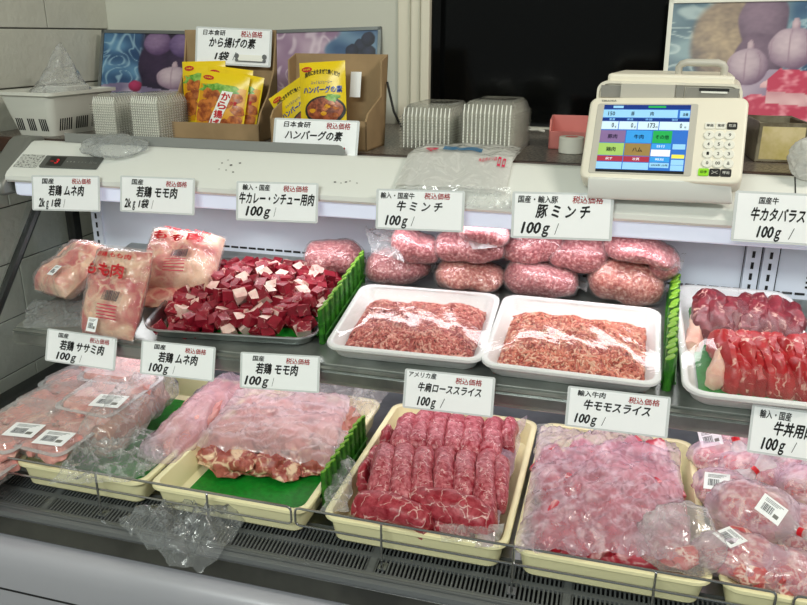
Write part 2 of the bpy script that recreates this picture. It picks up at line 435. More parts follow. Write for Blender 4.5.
b.box((wx0 - .075, WY - .006, 1.262), (wx0 - .046, WY, 2.2), 'trim_paint'); b.box((wx0 - .044, WY - .014, 1.262), (wx0 - .022, WY, 2.2), 'trim_paint')
b.box((wx0 - .020, WY - .022, 1.262), (wx0, WY + .02, 2.2), 'trim_paint')
struct(b.build('trim_1', smooth=False, bevel=.003))
b = MB(); b.box((wx0, WY + .02, wz0), (wx1, WY + .03, wz1), 'black_glass')
for x in (wx0, wx1 - .02): b.box((x, WY - .004, wz0), (x + .02, WY + .035, wz1), 'black_glass')
b.box((wx0, WY - .004, wz1 - .03), (wx1, WY + .035, wz1), 'black_glass')
struct(b.build('window_1', smooth=False))
b = MB(); b.box((-2.5, -2.5, -.05), (2.5, WY + .1, 0), 'floor_vinyl'); struct(b.build('floor', smooth=False))
b = MB(); b.box((WX - .2, -2.0, 2.7), (2.2, WY + .12, 2.75), 'plaster'); struct(b.build('ceiling', smooth=False))

# worktop behind and above the case
t = thing('worktop', 'dark speckled stone-look worktop with brown wooden edge behind the meat case', 'worktop', (0, 1.235, 1.23))
b = MB(); b.box((WX + .004, 1.245, 1.236), (1.3, WY - .004, 1.26), 'granite'); b.build('top', t, True, smooth=False)
b = MB(); b.box((WX + .004, 1.233, 1.232), (1.3, 1.245, 1.2605), 'wood_edge'); b.build('edge_strip', t, True, smooth=False, bevel=.002)
b = MB(); b.box((-1.03, 1.345, 0), (1.3, WY - .004, 1.232), 'enamel'); b.build('base', t, True, smooth=False)

# ------------------------------------------------------------------ the refrigerated case
X0, X1 = -1.0, 1.1
case = thing('refrigerated_display_case', 'white open refrigerated meat display case with one shelf and grey canopy end', 'display case', (0, 1.0, 0))
def P(b, name, **k): return b.build(name, case, True, **k)
b = MB(); b.box((X0, 1.30, .80), (X1, 1.325, 1.25), 'back_white')
o = P(b, 'back_panel', smooth=False)
# slotted uprights on the back panel
def upright(x, slots=True):
    b = MB(); b.box((x - .011, 1.294, .86), (x + .011, 1.2998, 1.19), 'back_white')
    z = .875
    while z < 1.18:
        b.box((x - .0022, 1.2932, z), (x + .0022, 1.2936, z + .011), 'slot_black'); z += .0185
    P(b, 'slotted_upright', smooth=False)
xa, xb = onY(97, 225, 1.294).x, onY(764, 245, 1.294).x
upright(xa); upright(xb - .0125); upright(xb + .0135)
b = MB(); b.box((xb - .0008, 1.2975, .81), (xb + .0008, 1.2992, 1.19), 'slot_black')
b.box((xb - .026, 1.2975, .81), (xb - .0252, 1.2992, 1.19), 'slot_black'); b.box((xb + .0258, 1.2975, .81), (xb + .0268, 1.2992, 1.19), 'slot_black')
P(b, 'panel_seam', smooth=False)
def zs(y): return S0.z + math.tan(TILT) * (y - S0.y)     # top of the shelf
b = MB(); x = -.86
while x < 1.0:
    b.box((x, 1.2985, zs(1.30) + .006), (x + .0145, 1.2999, zs(1.30) + .0095), 'slot_black'); x += .0185
x = .30
while x < 1.0:
    for k in range(4): b.box((x, 1.2985, zs(1.30) + .018 + k * .008), (x + .026, 1.2999, zs(1.30) + .021 + k * .008), 'slot_black')
    x += .03
P(b, 'air_slots', smooth=False)
# shelf, its front rail
b = MB(); ln = math.hypot(1.298 - .968, zs(1.298) - zs(.968))
b.prism([(.968, zs(.968) - .010), (1.298, zs(1.298) - .010), (1.298, zs(1.298)), (.968, zs(.968))], -.935, X1, 'shelf_grey')
P(b, 'shelf', smooth=False, bevel=.001)
b = MB(); b.prism([(.962, .9640), (.966, .9615), (.970, .9640), (.970, .988), (.966, .9905), (.960, .9885), (.962, .986)], -.937, X1, 'shelf_grey')
b.prism([(.9595, .969), (.962, .969), (.962, .984), (.9595, .984)], -.937, X1, 'steel')
P(b, 'shelf_front_rail', smooth=False, bevel=.0006)
for x in (-.90, xb): 
    b = MB(); b.prism([(1.0, zs(1.0) - .012), (1.294, zs(1.294) - .05), (1.294, zs(1.294) - .012)], x - .002, x + .002, 'steel'); P(b, 'shelf_bracket', smooth=False)
# deck, grille and bumper
b = MB(); b.box((X0, .828, .795), (X1, 1.30, .812), 'steel'); P(b, 'deck', smooth=False)
def gz(y): return .8035 + (y - .766) / (.832 - .766) * .0105
b = MB()
b.prism([(.768, .786), (.834, .796), (.834, .799), (.768, .789)], X0, X1, 'slot_black')
for ya, yb in ((.766, .7715), (.7955, .8025), (.8255, .834)): b.prism([(ya, gz(ya) - .004), (yb, gz(yb) - .004), (yb, gz(yb)), (ya, gz(ya))], X0, X1, 'grille_grey')
x = X0; k = 0
while x < X1:
    w = .0012 if k % 44 else .0075
    for ya, yb in ((.7715, .7955), (.8025, .8255)):
        b.prism([(ya, gz(ya) - .005), (yb, gz(yb) - .005), (yb, gz(yb) - .0003), (ya, gz(ya) - .0003)], x - w, x + w, 'grille_grey')
    x += .0056; k += 1
P(b, 'air_grille', smooth=False)
b = MB(); b.prism([(.7665, .806), (.760, .8055), (.7535, .801), (.752, .796), (.754, .791), (.7665, .790)], X0, X1, 'nosing_grey')
for y_ in (.7625, .7585): b.prism([(y_ - .0006, .8052), (y_ + .0006, .8056), (y_ + .0006, .8062), (y_ - .0006, .8058)], X0, X1, 'grille_grey')
P(b, 'front_nosing', smooth=True)
b = MB(); b.prism([(.766, .791), (.7555, .791), (.7475, .768), (.7495, .7645), (.766, .7645)], X0, X1, 'bumper'); P(b, 'bumper_strip', smooth=False, bevel=.0015)
prof = [(.768, .7625), (.7445, .7605), (.737, .757), (.731, .751), (.727, .742), (.7245, .728), (.724, .70), (.726, .5), (.74, .28), (.78, .28), (.79, .76)]
b = MB(); b.prism(prof, X0, X1, 'panel_grey'); P(b, 'front_panel', smooth=True)
b = MB(); b.prism([(.732, .693), (.7235, .692), (.7235, .689), (.732, .688)], X0, X1, 'slot_black'); P(b, 'panel_trim', smooth=False)
b = MB(); b.box((X0, .80, 0), (X1, 1.32, .28), 'frame_dark'); P(b, 'kick_base', smooth=False)
b = MB(); b.box((X0, .79, .28), (X1, 1.32, .785), 'enamel'); P(b, 'cabinet_body', smooth=False)
def onX_(u, v): return onP(u, v, (XE, 0, 0), (1, 0, 0))
# left end: glass cheek in a dark frame
XE = -1.055
b = MB(); b.prism([(.765, .28), (1.32, .28), (1.32, .808), (.86, .808), (.775, .80)], XE - .03, X0 + .002, 'frame_dark'); P(b, 'lower_cheek', smooth=False, bevel=.003)
_a, _b = onX_(37, 213), onX_(2, 300); _s = (_b.z - _a.z) / (_b.y - _a.y); g1 = (_a.y, _a.z); g0 = (_a.y + (.81 - _a.z) / _s, .81)
b = MB(); b.prism([(g0[0] + .008, .808), (1.30, .808), (1.30, 1.2), (g1[0] + .02, 1.2)], XE - .003, XE + .003, 'glass'); P(b, 'glass_cheek', smooth=False)
b = MB(); b.tube([(XE, g0[0], g0[1]), (XE, g1[0] + .02, g1[1] + .03)], .0085, 'frame_dark', 8)
P(b, 'cheek_front_post')
b = MB(); b.box((XE - .015, 1.282, .81), (XE + .003, 1.302, 1.2), 'frame_dark'); P(b, 'cheek_rear_post', smooth=False)
# canopy
cp = [(1.236, 1.246), (1.236, 1.2575), (1.205, 1.2605), (1.197, 1.258), (1.128, 1.2165), (1.122, 1.210), (1.1215, 1.203), (1.125, 1.1985), (1.30, 1.1985), (1.30, 1.246)]
can_b = MB(); XC = -1.052; can_b.prism(cp, XC, X1, 'enamel')
b = MB()
cc = V((0, 1.20, 1.225)); big = [(cc.y + (y - cc.y) * 1.12 - .004, cc.z + (z - cc.z) * 1.55 - .010) for y, z in cp]
b.loft([[(XC + .001, y, z) for y, z in big], [(XC - .030, y, z) for y, z in big], [(XC - .046, cc.y + (y - cc.y) * .98, cc.z + (z - cc.z) * .9) for y, z in big]], 'cap_grey')
P(b, 'canopy_end_cap', smooth=True, bevel=.006)
b = MB(); b.box((XC + .005, 1.135, 1.176), (X1, 1.20, 1.1985), 'enamel'); P(b, 'lamp_housing', smooth=False, bevel=.002)
b = MB(); b.box((XC + .01, 1.1315, 1.1745), (X1, 1.1355, 1.197), 'lamp_white'); b.box((XC + .01, 1.137, 1.172), (X1, 1.195, 1.176), 'lamp_white'); P(b, 'lamp_diffuser', smooth=False, bevel=.001)
# dirt specks on the canopy and a seam at its right
SL = V((0, -math.sin(R_(31)), math.cos(R_(31)))); SP = V((0, 1.197, 1.2583)); 
def onF(u, v, h=0): return onP(u, v, SP + V((0, -.515, .857)) * h, (0, -.515, .857))
for u, v in ((222, 163), (226, 170), (231, 165), (228, 160), (240, 163), (233, 172), (219, 169), (335, 182), (341, 183), (346, 182), (350, 181), (357, 183), (440, 188)):
    p = onF(u, v, .0004); r = random.uniform(.0008, .0022)
    can_b.disc((0, 0, 0), r * 1.6, r, 'enamel_spot', Matrix.Translation(p) @ Matrix.Rotation(R_(31), 4, 'X') , 8)
P(can_b, 'canopy', smooth=True)
p0, p1 = onF(795, 177, .0003), onF(796, 212, .0003)
b = MB(); b.tube([p0, p1], .0009, 'slot_black', 6); P(b, 'canopy_seam')
# control panel on the canopy
mw, w, h = fit([(44, 156), (101, 157.5), (99, 169.5), (42, 167)], SP + V((0, -.0008, .0013)), (0, -.515, .857))
b = MB(); b.loft([rrect(w, h, .002, -.001), rrect(w, h, .002, .0014)], 'led_panel', T=mw)
cpn = P(b, 'control_panel', smooth=False)
b = MB(); b.text('-', -w * .36, -w * .30, -.0006, .0006, 'led_red', z=.0018, T=mw); b.text('3', -w * .27, -w * .21, -h * .2, h * .2, 'led_red', z=.0018, T=mw)
d = b.build('display_digits', case, True, smooth=False)
b = MB(); b.box((-w * .40, -h * .4, .0014), (-w * .12, h * .4, .0016), 'scale_dark', mw)
for x in (-.06, .0, .06): b.disc((w * x, 0, .0016), .0016, .0016, 'canopy_grey', mw, 10)
for x in (.14, .2, .26): b.disc((w * x, 0, .0016), .0010, .0010, 'canopy_grey', mw, 8)
b.text('Home', w * .33, w * .46, -h * .12, h * .16, 'canopy_grey', z=.0017, T=mw)
b.build('display_window', case, True, smooth=False)
mw, w, h = fit([(19, 154), (41, 155), (40, 168), (17, 167)], SP + V((0, -.0004, .0006)), (0, -.515, .857))
b = MB(); b.box((-w / 2, -h / 2, 0), (w / 2, h / 2, .0004), 'sticker', mw); b.build('notice_sticker', case, True, smooth=False)

# grey metal strip standing along the canopy top
xl, xr = onY(66, 148, 1.206).x, onY(345, 155, 1.206).x
b = MB(); zt = onY(280, 142.5, 1.206).z
pts = [V((xl, 1.206, 1.2595)), V((xr, 1.206, 1.2595))] + [V((xr - .012 + .012 * math.cos(a), 1.206, zt - .012 + .012 * math.sin(a))) for a in (0, .5, 1.05, 1.57)] + [V((xl, 1.206, zt))]
b.loft([[p for p in pts], [p + V((0, .0016, 0)) for p in pts]], 'canopy_grey')
b.prism([(1.206, 1.2595), (1.206, 1.261), (1.232, 1.261), (1.232, 1.2595)], xl, xr, 'canopy_grey')
tag(b.build('metal_edge_strip', smooth=False), 'long flat grey metal strip standing along the canopy top before the cardboard boxes', 'strip')

# wire guard rails hooked in front of the lower trays
def rail(x0, x1, posts, label):
    yb, zb, zt, r = .780, .848, .8735, .0016
    t = thing('guard_rail', label, 'rail', ((x0 + x1) / 2, yb, .805), 'wire guard rails before the lower trays')
    c = .006; pts = []
    for cx_, cz_, a0 in ((x1 - c, zt - c, 90), (x1 - c, zb + c, 0), (x0 + c, zb + c, -90), (x0 + c, zt - c, -180)):
        for k in range(4):
            a = R_(a0 - 30 * k); pts.append(V((cx_ + c * math.cos(a), yb, cz_ + c * math.sin(a))))
    b = MB(); b.tube(pts, r, 'chrome', 8, closed=True); b.build('wire_loop', t, True)
    for u in posts:
        x = onY(u, 535 if u > 300 else 495, yb).x if u is not None else x1 - .03
        b = MB(); b.tube([(x, yb - .0032, zt), (x, yb - .0032, gz(yb) + .004), (x, yb + .004, gz(yb) + .0012)], r, 'chrome', 8); ps = b.build('post', t, True)
        b = MB(); b.box((x - .0055, yb - .004, gz(yb) - .0002), (x + .0055, yb + .010, gz(yb) + .0012), 'nosing_grey'); f = b.build('foot_clip', t, True, smooth=False); f.parent = ps
rail(-.99, onY(291, 512, .78).x, (2, 100, 208), 'wire guard rail along the left half, before the chicken trays')
rail(onY(295, 512, .78).x, onY(776, 597, .78).x, (382, 515, 661), 'wire guard rail before the sliced beef tray and the film-covered beef tray')
rail(onY(794, 600, .78).x, .62, (), 'wire guard rail whose end only shows in the bottom right corner')
# ------------------------------------------------------------------ trays
def tray_mb(w, d, h, mt, r=.022, lip=.009, wall=.020):
    b = MB()
    def rr(i, z): return rrect(w - 2 * i, d - 2 * i, max(.006, r - i * .6), z, 5)
    b.loft([rr(.0015, -.007), rr(0, -.005), rr(.0004, -.0012), rr(.002, 0), rr(lip - .002, 0), rr(lip, -.0015), rr(wall - .005, -h + .010), rr(wall + .003, -h + .0035)], mt, cap0=False)
    b.loft([rr(.0015, -.007), rr(lip - .003, -.0055), rr(wall - .008, -h + .008), rr(wall + .001, -h)], mt, cap0=False)
    b.f = b.f[:-1] + [tuple(reversed(b.f[-1]))]; return b
def tray(name, label, corners, p, n, h, mt, film_fn=None, wadd=0, **k):
    mw, w, d = fit(corners, p, n)
    if film_fn is None:
        o = tray_mb(w, d, h, mt, **k).build(name, origin=False); o.matrix_world = mw
        tag(o, label, 'tray'); return mw, w, d
    t = thing(name, label, 'tray', mw)
    tray_mb(w, d, h, mt, **k).build('tray_body', t)
    b = MB()
    def f(u, v):
        x, y = (u - .5) * (w - .004), (v - .5) * (d - .004); e = min(1, 6 * u, 6 * (1 - u), 6 * v, 6 * (1 - v))
        return (x, y, .001 + max(film_fn(x, y) + .003, 0) * e + .0012 * fbm((x + y * .5, y * .4, 0), 40, w * 90) * e)
    b.sheet(f, 40, 34, 'cling')
    def sk(u, v):                                             # the wrap folded down over the front rim
        x = (u - .5) * (w - .03); return (x, -d / 2 - .0012 - .001 * math.sin(u * 60) * v + .018 * max(0, v - .25), .0008 - v * .024)
    b.sheet(sk, 30, 4, 'cling'); b.build('cling_film', t, smooth='all'); return mw, w, d

ZR = .86
def lower(x0, x1, y0=.790, y1=1.135):
    return Matrix.Translation(V(((x0 + x1) / 2, (y0 + y1) / 2, ZR))), x1 - x0, y1 - y0
LT = {}
for nm, x0, x1, lab in (('T1', -.815, -.597, 'cream deli tray at the left end of the lower deck, holding raw chicken in bags'),
                        ('T2', -.591, -.354, 'cream deli tray holding chicken thighs on a green sheet'),
                        ('T3', -.333, -.090, 'cream deli tray holding rows of rolled marbled beef slices'),
                        ('T4', -.084, .147, 'cream deli tray with green-tinted back wall, beef in it under clouded film'),
                        ('T5', .154, .392, 'cream deli tray in the lower right corner filled with knotted meat bags')):
    mw, w, d = lower(x0, x1)
    o = tray_mb(w, d, .047, 'cream').build('deli_tray', origin=False); o.matrix_world = mw
    tag(o, lab, 'tray'); LT[nm] = (x0, x1)
def matsheet(x0, x1, y0, y1, z, label, mw=None):
    b = MB(); w, d = x1 - x0, y1 - y0
    b.loft([rrect(w, d, .006, 0), rrect(w, d, .006, .0015)], 'green_mat')
    o = b.build('green_sheet', origin=False); o.matrix_world = (mw or Matrix.Identity(4)) @ Matrix.Translation(V(((x0 + x1) / 2, (y0 + y1) / 2, z)))
    tag(o, label, 'tray liner')
ZF = ZR - .043
matsheet(-.790, -.622, .815, 1.11, ZF, 'green plastic sheet lining the leftmost cream tray under crumpled film')
matsheet(-.566, -.379, .815, 1.11, ZF, 'bright green plastic sheet under the chicken thighs')
matsheet(-.060, .123, 1.00, 1.11, ZF, 'green sheet at the back of the tray of film-covered beef')

# ------------------------------------------------------------------ meat shapes
def roll_mb(L_, w, h, mt, seed, bend=.25, rough_=.12, nu=20, nv=14, sq=.86, ep=8):
    def f(u, v):
        a = 2 * math.pi * u; s = max(-1, min(1, v)); e = (max(0, 1 - abs(s) ** ep)) ** .5
        q = lambda t: math.copysign(abs(t) ** sq, t)
        x = q(math.cos(a)) * w / 2 * (.45 + .55 * e) * (e > 0 or .0); z = q(math.sin(a))
        z = (z * h * .62 if z > 0 else z * h * .38) * e
        x *= e ** .3 if e > 0 else 0
        p = V((x, s * L_ / 2, z - bend * h * s * s))
        k = 1 + rough_ * 1.6 * fbm((p.x, p.y * .6, p.z), 60, seed)
        return V((p.x * k, p.y + .05 * w * nz((p.x, p.z, 0), 90, seed), p.z * k))
    return MB().blob(f, nu, nv, mt)
def roll(pa, pb, w, h, z, mt, label, seed, name='beef_slice', cat='sliced beef', group=None, bend=.25, tilt=0, extra=1.06, rough_=.12):
    a, c = onZ(*pa, z), onZ(*pb, z); d = c - a; L_ = d.length * extra
    o = roll_mb(L_, w, h, mt, seed, bend, rough_).build(name, origin=False)
    o.matrix_world = Matrix.Translation((a + c) / 2) @ Matrix.Rotation(math.atan2(-d.x, d.y), 4, 'Z') @ Matrix.Rotation(tilt, 4, 'X') @ Matrix.Rotation(random.uniform(-.12, .12), 4, 'Y')
    return tag(o, label, cat, group)
def blob_mb(rx, ry, rz, mt, seed, lump=.22, s=28, nu=20, nv=12, flat=.5, e=1.0):
    def f(u, v):
        a = 2 * math.pi * u; th = v * math.pi / 2; c = math.cos(th)
        def se(x): return math.copysign(abs(x) ** e, x)
        p = V((se(math.cos(a)) * se(c) * rx, se(math.sin(a)) * se(c) * ry, se(math.sin(th)) * rz))
        k = 1 + lump * fbm(p, s, seed); p *= k
        if p.z < 0: p.z *= flat
        return p
    return MB().blob(f, nu, nv, mt)

# sliced beef in the middle tray
G = 'rolled marbled beef slices'
order = ['leftmost', 'second from left', 'third from left', 'fourth from left', 'fifth from left', 'sixth from left', 'rightmost']
for i, (a, c) in enumerate((((399, 450), (412, 417)), ((415, 450), (428, 413)), ((434, 452), (444, 414)), ((452, 454), (458, 417)), ((470, 456), (474, 418)), ((489, 459), (495, 421)), ((506, 445), (511, 423)))):
    roll(a, c, .0345 if i < 6 else .025, .036, .880, 'beef_roll', 'rolled marbled beef slice, %s in the back row of the slices' % order[i], 3 + i, group=G, bend=.35)
for i, (a, c) in enumerate((((377, 500), (387, 449)), ((400, 503), (405, 449)), ((420, 500), (424.5, 452)), ((442, 500), (446, 453)), ((463, 503), (466, 456)), ((483, 514), (488, 455)), ((499, 500), (502, 462)))):
    roll(a, c, .0335 if i < 6 else .024, .038, .881, 'beef_roll', 'rolled marbled beef slice, %s in the middle row of the slices' % order[i], 23 + i, group=G, bend=.4, tilt=R_(6))
for a, c, w, h, z, lab, sd in (((353, 500), (432, 521), .036, .034, .872, 'large folded beef slab with fat seams, lying crosswise at the front left of the slices', 51),
                               ((404, 496), (496, 522), .042, .036, .875, 'large folded beef slab with fat seams, lying crosswise at the front right of the slices', 52),
                               ((384, 517), (428, 529), .026, .022, .856, 'deep red lean beef slice under the front left slab', 53),
                               ((424, 521), (474, 532), .026, .022, .856, 'deep red lean beef slice under the front right slab', 54)):
    roll(a, c, w, h, z, 'beef_front', lab, sd, bend=.3, rough_=.16)
for a, c, lab, sd in (((361, 484), (369, 462), 'frilly dark red beef slice standing at the left of the middle row of slices', 61), ((383, 448), (390, 432), 'dark red beef slice end poking out left of the back row of slices', 62), ((372, 474), (379, 452), 'narrow red beef slice edge between the frilly slice and the middle row', 63)):
    roll(a, c, .018, .03, .868, 'beef_front', lab, sd, rough_=.3)
o = blob_mb(.100, .125, .026, 'beef_front', 4, .1, 20, flat=.9, e=.6).build('beef_bed', origin=False); o.location = (-.213, .975, .842)
tag(o, 'red beef layer lying underneath the rolled slices', 'sliced beef')
def crumple(px, zf, nu, nv, amp, s, mt, seed, name, label, cat, plane=None, stretch=(1, 1), sharp=True, group=None):
    # a loose sheet of plastic pulled over four corner points of the place, creased all over
    q = [onZ(*p, z) if plane is None else plane(*p, z) for p, z in zip(px, zf)]
    b = MB()
    def f(u, v):
        p = (q[0] * (1 - u) + q[1] * u) * (1 - v) + (q[3] * (1 - u) + q[2] * u) * v
        e = min(1, 8 * u + .25, 8 * (1 - u) + .25, 8 * v + .25, 8 * (1 - v) + .25)
        k = ridge((p.x * stretch[0], p.y * stretch[1], p.z), s, seed)
        jit = V((nz(p, s * .7, seed + 1), nz(p, s * .7, seed + 2), 0)) * amp * .8
        return p + V((0, 0, amp * (k - .35) * e)) + jit + V((0, 0, 4 * amp * u * (1 - u) * v * (1 - v)))
    b.sheet(f, nu, nv, mt)
    o = b.build(name, smooth='all'); tag(o, label, cat, group); return o
crumple([(338, 430), (352, 432), (352, 512), (322, 512)], (.866, .868, .862, .862), 14, 34, .010, 50, 'poly', 3, 'film_edge', 'crumpled clear film along the left wall of the rolled beef tray', 'plastic film')
crumple([(510, 425), (527, 416), (493, 546), (474, 546)], (.880, .862, .862, .862), 14, 40, .007, 40, 'poly_pink', 8, 'film_edge', 'pinkish clear film draped along the right wall of the rolled beef tray', 'plastic film', stretch=(1, .35))
crumple([(440, 526), (503, 522), (500, 548), (438, 540)], (.868, .878, .863, .863), 30, 14, .008, 48, 'poly', 18, 'film_edge', 'crumpled clear film at the front right corner of the rolled beef tray', 'plastic film')

# chicken thighs on the green sheet
for i, (u, v, rx, ry, rz, mt, lab) in enumerate(((226, 461, .046, .026, .024, 'chicken_thigh', 'raw chicken thigh with dark flesh at the front left of the green sheet'),
                                                 (272, 467, .040, .022, .020, 'chicken_thigh', 'raw chicken thigh in the middle of the front row on the green sheet'),
                                                 (314, 463, .038, .024, .020, 'chicken_thigh', 'raw chicken thigh at the front right beside the green stick divider'),
                                                 (246, 470, .030, .008, .010, 'chicken_skin', 'strip of pale chicken skin hanging at the front of the thighs'),
                                                 (296, 470, .022, .010, .010, 'chicken_skin', 'small fold of pale chicken skin between the front thighs'),
                                                 (236, 440, .044, .034, .030, 'chicken', 'pink chicken thigh under the clouded film, left of the second row'),
                                                 (286, 440, .044, .034, .030, 'chicken', 'pink chicken thigh under the clouded film, middle of the second row'),
                                                 (330, 440, .032, .034, .026, 'chicken', 'pink chicken thigh under the clouded film, right of the second row'),
                                                 (258, 416, .042, .036, .028, 'chicken', 'pink chicken thigh under the clouded film, left of the back row'),
                                                 (302, 416, .042, .036, .028, 'chicken', 'pink chicken thigh under the clouded film, middle of the back row'),
                                                 (338, 420, .030, .034, .024, 'chicken', 'pink chicken thigh under the clouded film, right of the back row'))):
    o = blob_mb(rx * 1.1, ry * 1.1, rz, mt, 11 + i * 3, .42, 48, 34, 22, e=.8).build('chicken_thigh', origin=False); p = onZ(u, v, ZF + rz * .75); o.matrix_world = at(p, rz=random.uniform(-.2, .2))
    tag(o, lab, 'chicken thigh')
def drape(corners, hts, top, nu, nv, seed, mt, name, label, wr=.006, ang=.3, s=26):
    q = [onZ(*p, z) for p, z in zip(corners, hts)]; b = MB()
    ca, sa = math.cos(ang), math.sin(ang)
    def f(u, v):
        p = (q[0] * (1 - u) + q[1] * u) * (1 - v) + (q[3] * (1 - u) + q[2] * u) * v
        h = top * (16 * u * (1 - u) * v * (1 - v)) ** .45
        a, c = p.x * ca + p.y * sa, -p.x * sa + p.y * ca
        w = ridge((a * .35, c * 1.4, 0), s, seed) * wr + .5 * wr * ridge((a, c, 0), s * 2, seed + 4)
        e = V((nz((u * 5, v * 5, 0), 1, seed), nz((u * 5, v * 5, 3), 1, seed), 0)) * .006
        return p + V((0, 0, h + w)) + e
    b.sheet(f, nu, nv, mt); o = b.build(name, smooth='all'); return tag(o, label, 'plastic film')
drape([(238, 397), (352, 402), (330, 474), (196, 449)], (.868, .866, .854, .854), .020, 60, 44, 5, 'poly_film', 'clouded_film', 'clouded film sheet with long creases laid over the chicken thighs', .012, .3, 24)
drape([(290, 385), (368, 392), (350, 412), (286, 405)], (.872, .870, .866, .866), .006, 40, 16, 9, 'poly', 'clear_film', 'clear film bunched over the back of the chicken thigh tray', .006, .1, 34)
drape([(355, 386), (392, 390), (372, 420), (352, 420)], (.872, .872, .866, .866), .010, 24, 24, 29, 'poly', 'clear_film', 'clear film bunched on the tray rims behind the lower green divider', .007, .8, 40)

# leftmost tray: chicken lumps in bags
def bagged(name, label, pa, pb, w, h, z, mt, fm, seed, grow=1.25, cat='bagged chicken', n=1):
    a, c = onZ(*pa, z), onZ(*pb, z); d = c - a
    mw = Matrix.Translation((a + c) / 2) @ Matrix.Rotation(math.atan2(-d.x, d.y), 4, 'Z')
    t = thing(name, label, cat, mw)
    if n == 1: roll_mb(d.length, w, h, mt, seed, .2, .2, 24, 16).build('chicken_meat', t)
    else:
        for k in range(n):
            b = roll_mb(d.length * random.uniform(.86, .98), w / n * 1.25, h * random.uniform(.8, 1.05), mt, seed + k, .2, .25)
            o = b.build('chicken_strip', t); o.location = ((k - (n - 1) / 2) * w / n, random.uniform(-.006, .006), 0)
    def f(u, v):
        a_ = 2 * math.pi * u; e = max(0, 1 - abs(v) ** 6) ** .5
        x, zz = math.cos(a_) * w / 2 * grow * (.55 + .45 * e), math.sin(a_) * h * .66 * grow * e
        p = V((x, v * d.length / 2 * 1.13, zz if zz > 0 else zz * .5))
        k = 1 + .32 * (ridge((p.x, p.y * .5, p.z), 34, seed + 8) - .4)
        return V((p.x * k, p.y, p.z * k))
    MB().blob(f, 36, 30, fm).build('plastic_bag', t, smooth='all')
bagged('bagged_chicken', 'brownish chicken lump in a clear bag between the packs and the pink bagged strips', (98, 446), (160, 388), .055, .058, .872, 'chicken_brown', 'poly', 31, 1.3)
bagged('bagged_chicken', 'long pink chicken strips under film against the right wall of the leftmost cream tray', (158, 456), (236, 384), .060, .040, .862, 'chicken', 'poly_pink', 41, 1.15, n=3)
crumple([(72, 436), (180, 428), (146, 478), (54, 484)], (.880, .864, .866, .872), 54, 36, .020, 36, 'poly', 12, 'plastic_bag', 'empty crumpled clear bag spread over the front rim of the leftmost cream tray', 'plastic bag')
crumple([(168, 420), (196, 400), (166, 470), (130, 472)], (.872, .870, .850, .850), 26, 34, .010, 40, 'poly', 15, 'clear_film', 'clear film over the green sheet between the bagged chicken lumps', 'plastic film')

# packed chicken at the far left
def pack_proto():
    pw, pd, ph = .108, .142, .030
    t = thing('chicken_pack', 'x', 'packed chicken', (0, 0, 0), 'clear packs of raw chicken')
    b = MB()
    b.loft([rrect(pw - .02, pd - .02, .012, 0, 5), rrect(pw - .012, pd - .012, .014, .018, 5), rrect(pw, pd, .016, .0195, 5), rrect(pw, pd, .016, .021, 5), rrect(pw - .010, pd - .010, .014, .0225, 5), rrect(pw - .018, pd - .018, .013, ph, 5)], 'pack_clear')
    def ro(g, z): return rrect(pw + 2 * g, pd + 2 * g, .016, z, 5)
    b.loft([ro(-.0045, .0212), ro(.0012, .0208), ro(.0012, .0196), ro(-.0045, .0200), ro(-.0045, .0212)], 'poly_milky', False, False)
    b.build('clear_pack', t, smooth=True)
    for k, (x, y, rx, ry) in enumerate(((-.022, .030, .034, .044), (.020, .022, .036, .050), (-.020, -.034, .036, .040), (.022, -.038, .034, .036))):
        o = blob_mb(rx * .74, ry * .80, .0135, 'chicken', 70 + k * 5, .46, 44, 28, 18, flat=.8, e=.7).build('chicken_fillet', t); o.location = (x, y, .0135)
    return t
pk = pack_proto()
def sticker_mb(w, h, barcode=True):
    b = MB(); b.box((-w / 2, -h / 2, 0), (w / 2, h / 2, .0005), 'card_white')
    if barcode:
        x = -w * .34; r = random.Random(3)
        while x < w * .1:
            q = r.choice((.0004, .0007, .0011)); b.box((x, -h * .28, .0005), (x + q, h * .12, .0006), 'barcode_ink'); x += q + r.choice((.0005, .0008))
        for k in range(3): b.box((-w * .36, h * (.36 - k * .07), .0005), (w * (.36 - k * .1), h * (.385 - k * .07), .0006), 'barcode_ink')
        b.box((w * .16, -h * .3, .0005), (w * .36, -h * .1, .0006), 'ink_faint')
    return b
packs = [((68, 429), .866, -6, 'clear pack of raw chicken nearest the wire rail, white label at its front', (54, 438), 0),
         ((18, 427), .866, -4, 'clear chicken pack cut by the left photo edge, white label on it', (24, 430), 0),
         ((66, 397), .872, -10, 'clear pack of raw chicken without label, in front of the hindmost pack', None, 0),
         ((92, 377), .874, -14, 'clear pack of raw chicken hindmost by the block wall, lying half behind the price card', None, 0),
         ((112, 394), .890, -4, 'clear pack of pale pink chicken fillets stacked on others, white label in front', (109, 401), 0),
         ((128, 366), .900, 2, 'clear pack of pink chicken fillets showing between two hanging price cards', None, 0),
         ((-22, 468), .835, -4, 'clear chicken pack lowest at the left photo edge, under a labelled pack', None, 0)]
made = []
for i, ((u, v), z, rz, lab, st, _) in enumerate(packs):
    p = onZ(u, v, z + .015); p.z = z; mw = at(p, rz=R_(rz), rx=R_(3))
    r = dup(pk, mw, lab) if i else pk
    if not i: r.matrix_world = mw; ROOT[r.name] = mw.copy(); r['label'] = lab
    made.append((r, mw, st, z, rz))
for r, mw, st, z, rz in made:
    if st:
        q = onZ(*st, z + .031); b = sticker_mb(.048, .036)
        o = b.build('label_sticker', r, smooth=False); o.matrix_local = mw.inverted() @ at(q, rz=R_(rz + 10), rx=R_(3))

